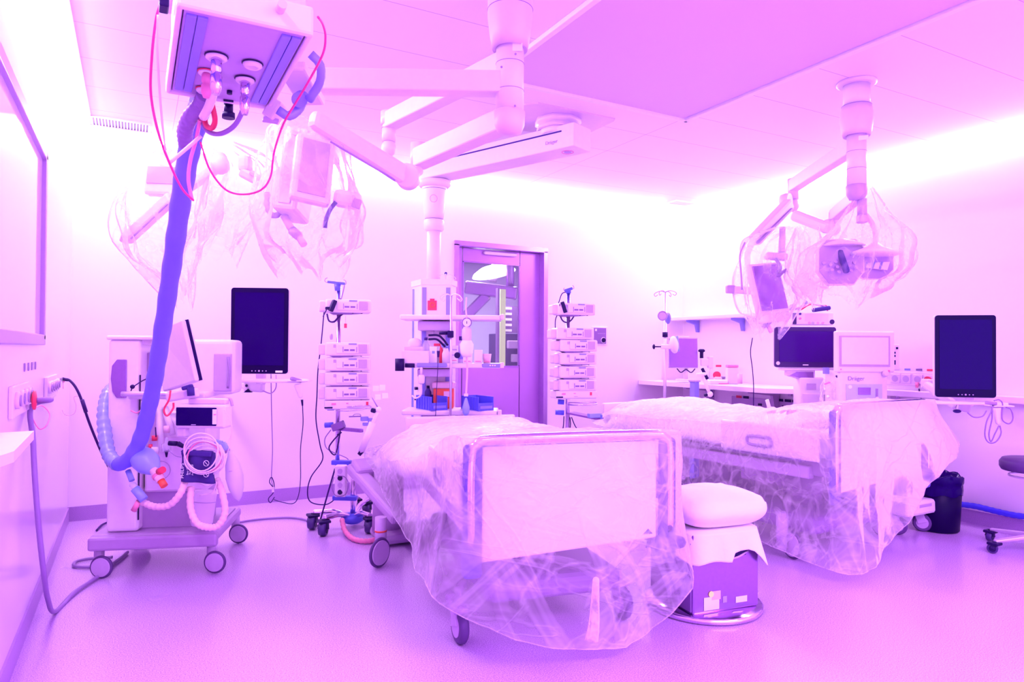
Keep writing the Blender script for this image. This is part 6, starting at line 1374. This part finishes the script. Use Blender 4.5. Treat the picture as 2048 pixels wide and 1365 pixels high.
for k, x in enumerate((-.03, .0, .04, .08)): B('connector', 'pink' if k != 1 else 'lilac', t2, lambda b: b.torus((x, -.022, -.040), .008, .002, (0, 1, 0), 16, 6), False)
for z, m in ((.035, 'navy'), (-.003, 'pink')): B('connector', m, t2, lambda b: b.cyl((-.105, -.026, z), (-.105, -.02, z), .010), False)
for k in range(5):
    y_ = 617-3*k; cord('heaped_cable', 'sensor cables heaped on the module box above the wide dark monitor', A((1578+6*k, 620, 5.7), (1598+5*k, 614-k, 5.68), (1618+3*k, 606+k, 5.7), (1640+3*k, 612, 5.68), (1655, 618+k, 5.7)), .006, ('palepink', 'gcable', 'pink', 'wcable', 'red')[k])['group'] = 'cables heaped on the module box'
tag(B('rolled_cuff', 'navy', None, lambda b: b.bar(at(1625, 621, 5.66), at(1660, 616, 5.66), .05, .035, .012)), 'rolled navy cuff on the module box above the wide dark monitor', 'blood pressure cuff')
tag(B('blue_clip', 'sblue', None, lambda b: [b.bar(at(1579, 620, 5.7), at(1585, 610, 5.7), .03, .03, .006), b.bar(at(1606, 612, 5.7), at(1613, 602, 5.7), .03, .03, .008), b.bar(at(1580, 618, 5.7), at(1600, 618, 5.7), .02, .015, .004)]), 'blue grey clip at the left of the cables on the module box', 'clip')
t = thing('ventilator', 'white ventilator with a pale screen and a bluish control panel by the right wall', 'ventilator', tuple(at(1729, 704, 5.25).xy)+(0,), CAMZ)
zc = at(1729, 704, 5.25).z
B('screen_housing', 'white', t, lambda b: b.box((.01, .03, zc), (.445, .06, .315), .012), False)
B('screen_frame', 'lilac', t, lambda b: b.box((.0, -.002, zc+.004), (.385, .006, .235)), False)
B('screen', 'wscreen', t, lambda b: b.box((.0, -.006, zc+.006), (.355, .006, .205)), False)
B('power_lamp', 'pink', t, lambda b: b.cyl((-.18, -.003, zc-.135), (-.18, .0, zc-.135), .006), False)
B('dial', 'offwhite', t, lambda b: b.lathe([(.024, 0), (.022, .02), (.015, .025)], (.155, .0, zc-.165), (0, -1, 0)), False)
B('trim_key', 'pink', t, lambda b: b.cyl((.185, -.005, zc-.145), (.185, .01, zc-.145), .008), False)
B('body', 'white', t, lambda b: b.box((-.0, .14, (zc-.15+.25)/2), (.37, .26, zc-.15-.25), .02), False)
text('maker_text', 'Dräger', .045, Matrix.Translation((-.06, .007, zc-.205)) @ RX90, 'grey', t)
M['panelblue'] = mat('pale_blue_panel', (.52, .52, .88), .4)
B('control_panel', 'panelblue', t, lambda b: b.box((.0, .007, zc-.33), (.275, .006, .17), .002), False)
B('small_display', 'steel', t, lambda b: b.box((-.0, .002, zc-.30), (.095, .004, .055)), False)
B('round_gauge', 'paper', t, lambda b: b.cyl((-.108, .001, zc-.268), (-.108, .006, zc-.268), .014), False)
B('flow_tube', 'grey', t, lambda b: b.box((.095, .002, zc-.31), (.016, .004, .060)), False)
B('flow_knob', 'white', t, lambda b: b.cyl((.095, -.006, zc-.355), (.095, .004, zc-.355), .013), False)
B('outlet', 'lilac', t, lambda b: [b.torus((-.085, .0, zc-.385), .010, .004, (0, 1, 0), 16, 6)], False)
B('wheel_base', 'lilac', t, lambda b: b.box((0, .14, .20), (.46, .36, .08), .02), False)
for x, y in ((-.19, 0), (.19, 0), (-.19, .28), (.19, .28)): caster(t, (x, y, 0), .06, .04, 0, 'castor', 'lilac', 'rubber', hz=.17, world=False)
t = thing('module_holder', 'slim white upright holder with black fittings beside the ventilator screen', 'holder', tuple(at(1793, 715, 5.3)), CAMZ)
B('holder_body', 'white', t, lambda b: b.box((0, .02, 0), (.05, .04, .20), .006), False)
for z in (.07, .035, .01, -.04): B('fitting', 'dark', t, lambda b: b.box((-.018+(.02 if z > .05 else 0), -.004, z), (.014, .012, .016 if z > 0 else .035), .002), False)
t = thing('fluid_bag', 'crumpled clear bag with hoses hanging between the monitor stand and the ventilator', 'bag', tuple(at(1660, 790, 5.3)))
bg = MB(); rows = []
for j in range(14):
    v = j/13; row = []
    for i in range(28):
        a = 2*math.pi*i/28; c = at(1660, 762+62*v, 5.35); rr = .075*math.sin(math.pi*(.12+.80*v))**.6
        row.append(c+RT*math.cos(a)*rr*(1+.2*math.sin(a*5+v*6))+FW*math.sin(a)*.04+UP*.01*math.sin(a*3))
    rows.append(row)
bg.grid(rows, True); bg.build('bag_film', 'film_thin', t, True, True)
B('blue_pack', 'sblue', t, lambda b: b.bar(at(1646, 742, 5.4), at(1658, 742, 5.4), .02, .05, .004)); B('red_mark', 'pink', t, lambda b: b.bar(at(1649, 769, 5.3), at(1660, 765, 5.3), .02, .012, .003))
B('bag_port', 'paper', t, lambda b: b.ball(at(1656, 794, 5.25), .012))
cord('black_lead', 'short black leads between the wide monitor and the ventilator', A((1672, 752, 5.3), (1677, 757, 5.3), (1680, 755, 5.3)), .007, 'cable')
# clutter on the far bed
t = thing('mask_set', 'pale breathing mask and tubing lying on the far bed under the film', 'breathing mask', tuple(at(1585, 822, 4.8)))
B('mask', 'palepink', t, lambda b: b.lathe([(.05, 0), (.045, .03), (.02, .06)], at(1587, 832, 4.8), (0.1, 0, 1)))
tubep('tubing', 'offwhite', t, A((1560, 826, 4.8), (1575, 818, 4.8), (1592, 812, 4.8), (1605, 822, 4.8), (1615, 830, 4.8)), .012, 10, 6)
tubep('strap', 'grey', t, A((1570, 832, 4.75), (1590, 828, 4.75), (1603, 834, 4.75)), .007, 8, 5)
t = thing('syringe', 'small white syringe standing in a pale holder on the far bed', 'syringe', tuple(at(1538, 818, 5.0)))
B('barrel', 'white', t, lambda b: b.cyl(at(1534, 800, 5.0), at(1540, 822, 5.0), .013)); B('cup', 'offwhite', t, lambda b: b.lathe([(.03, 0), (.035, .04), (.02, .05)], at(1543, 828, 5.0)))
# ------------------------------------------------------------------ right portrait monitor, arm, scanner
pm2 = portrait('upright dark portrait monitor on an arm at the right edge by the wall', at(1931, 713, 4.7), CAMZ+R(-12), w=.372, h=.56)
t = thing('monitor_mount', 'white wall arm with a narrow keyboard shelf under the right portrait monitor', 'monitor arm', tuple(at(1900, 810, 4.8)))
B('upper_link', 'white', t, lambda b: b.bar(at(1850, 768, 4.95), at(1915, 815, 4.75), .06, .05, .014))
B('joint_cover', 'navy', t, lambda b: b.ball(at(1914, 823, 4.68), .025, (1, 1, .5)))
B('joint', 'white', t, lambda b: b.bar(at(1915, 812, 4.72), at(1940, 818, 4.70), .05, .06, .012))
B('screen_post', 'offwhite', t, lambda b: b.box(at(1936, 800, 4.76), (.06, .04, .09), .008, Matrix.Rotation(CAMZ, 3, 'Z')))
B('tray', 'white', t, lambda b: b.box(at(1925, 806, 4.60), (.48, .16, .018), .006, Matrix.Rotation(CAMZ+R(-10), 3, 'Z')))
pw = at(1850, 768, 4.95); B('wall_plate', 'white', t, lambda b: [b.bar(pw, V((XR-.01, pw.y+.1, pw.z-.02)), .06, .07, .01)])
t = thing('barcode_scanner', 'white hand scanner in a holder at the end of the right keyboard shelf', 'scanner', tuple(at(1997, 815, 4.5)))
B('scanner_head', 'grey', t, lambda b: b.bar(at(1974, 806, 4.4), at(1990, 808, 4.45), .03, .02, .005))
B('holder_plate', 'white', t, lambda b: b.box(at(1998, 812, 4.46), (.13, .10, .008), .003, Matrix.Rotation(CAMZ, 3, 'Z')))
B('grip', 'white', t, lambda b: b.bar(at(1994, 815, 4.44), at(1997, 850, 4.44), .035, .055, .012, w1=.022, h1=.03))
for l, lab in ((((2000, 852), (2002, 868), (1992, 884), (1978, 886), (1970, 872), (1973, 845), (1982, 825), (1986, 812)), 'grey cable hanging in a long loop from the right hand scanner'),
          (((1998, 852), (1990, 868), (1982, 884), (1978, 868), (1984, 838), (1984, 815)), 'inner grey cable loop hanging from the right hand scanner'),
          (((1988, 802), (1998, 800), (2005, 808), (2004, 828), (2006, 842), (2018, 848), (2026, 838), (2022, 820), (2012, 815)), 'grey cable loop to the right of the right hand scanner'),
          (((1935, 826), (1948, 835), (1965, 833), (1973, 822)), 'short pale cable drooping below the right portrait monitor')):
    cord('monitor_cable', lab, [at(x, y, 4.42) for x, y in l], .004, 'gcable')
# ------------------------------------------------------------------ bin, wheeled base, stool, blue conduit
bc = V((5.00, 2.84, 0))
t = thing('waste_bin', 'round dark waste bin lined with a black bag by the right wall', 'waste bin', tuple(bc))
B('bin_body', 'bezel', t, lambda b: b.lathe([(.122, 0), (.132, .01), (.150, .36), (.14, .36), (.12, .02)], bc, (0, 0, 1), 36))
bm_ = MB(); rows = []
for j, (r, z) in enumerate(((.148, .26), (.152, .30), (.150, .335), (.156, .345), (.158, .385), (.150, .392), (.140, .385), (.12, .34), (.08, .30), (.01, .28))):
    rows.append([bc+V((math.cos(2*math.pi*i/48)*r*(1+.02*math.sin(i*2.3+j)), math.sin(2*math.pi*i/48)*r*(1+.02*math.sin(i*1.9+j)), z+.008*math.sin(i*.9+j)+(.012*math.sin(i*.4+1) if j in (4, 5, 6) else 0))) for i in range(48)])
bm_.grid(rows, True); bm_.build('bin_liner', 'screen', t, True, True)
t = thing('wheeled_base', 'white wheeled equipment foot with twin castor between the far bed and the bin', 'equipment base', tuple(atz(1840, 1064, 0)))
wb = atz(1840, 1064, 0)
B('foot_housing', 'white', t, lambda b: b.box(wb+V((-.10, .03, .19)), (.34, .22, .10), .02))
B('foot_recess', 'lilac', t, lambda b: b.box(wb+V((-.07, -.08, .205)), (.14, .006, .02), .003))
caster(t, wb+V((.02, .02, 0)), .062, .05, R(-30), 'castor', 'lilac', 'rubber', hz=.15); caster(t, wb+V((-.22, .05, 0)), .062, .05, R(-30), 'castor', 'lilac', 'rubber', hz=.15)
t = thing('stool', 'wheeled stool with a round dark seat cut off by the right picture edge', 'stool', (4.99, 2.22, 0))
sc_ = V((4.99, 2.22, 0)); 
B('seat', 'cushion', t, lambda b: b.lathe([(.12, .505), (.19, .51), (.20, .53), (.20, .56), (.185, .582), (.01, .585)], sc_, (0, 0, 1), 40))
B('height_ring', 'alu', t, lambda b: b.torus(sc_+V((0, 0, .475)), .15, .006))
B('gas_lift', 'alu', t, lambda b: [b.cyl(sc_+V((0, 0, .10)), sc_+V((0, 0, .5)), .025)])
B('lift_sleeve', 'dark', t, lambda b: b.cyl(sc_+V((0, 0, .08)), sc_+V((0, 0, .25)), .032))
for k in range(5):
    a = R(-132+72*k); e = sc_+V((math.cos(a)*.29, math.sin(a)*.29, .075)); 
    o = B('leg', 'alu', t, lambda b: b.bar(sc_+V((0, 0, .105)), e, .045, .030, .008, w1=.03, h1=.02)); caster(o, (e.x, e.y, 0), .030, .035, a, 'castor', 'dark', 'wheel', hz=.075)
b = MB(); pts = [V((XR-.035, 2.9-.12*k, .128+.006*math.sin(k*1.7))) for k in range(14)]
b.tube(pts, .021, 12, 8, False, lambda tt, k: .021*(1+.07*math.sin(k*2.2))); tag(b.build('blue_hose', mat('bright_blue_hose', (.06, .05, .80), .35), None), 'bright blue ribbed hose lying along the skirting at the right edge', 'hose')
struct(boxp('trim_5', 'white', None, (XR-.018, (YB+YF)/2, .108), (.036, YB-YF, .012)))
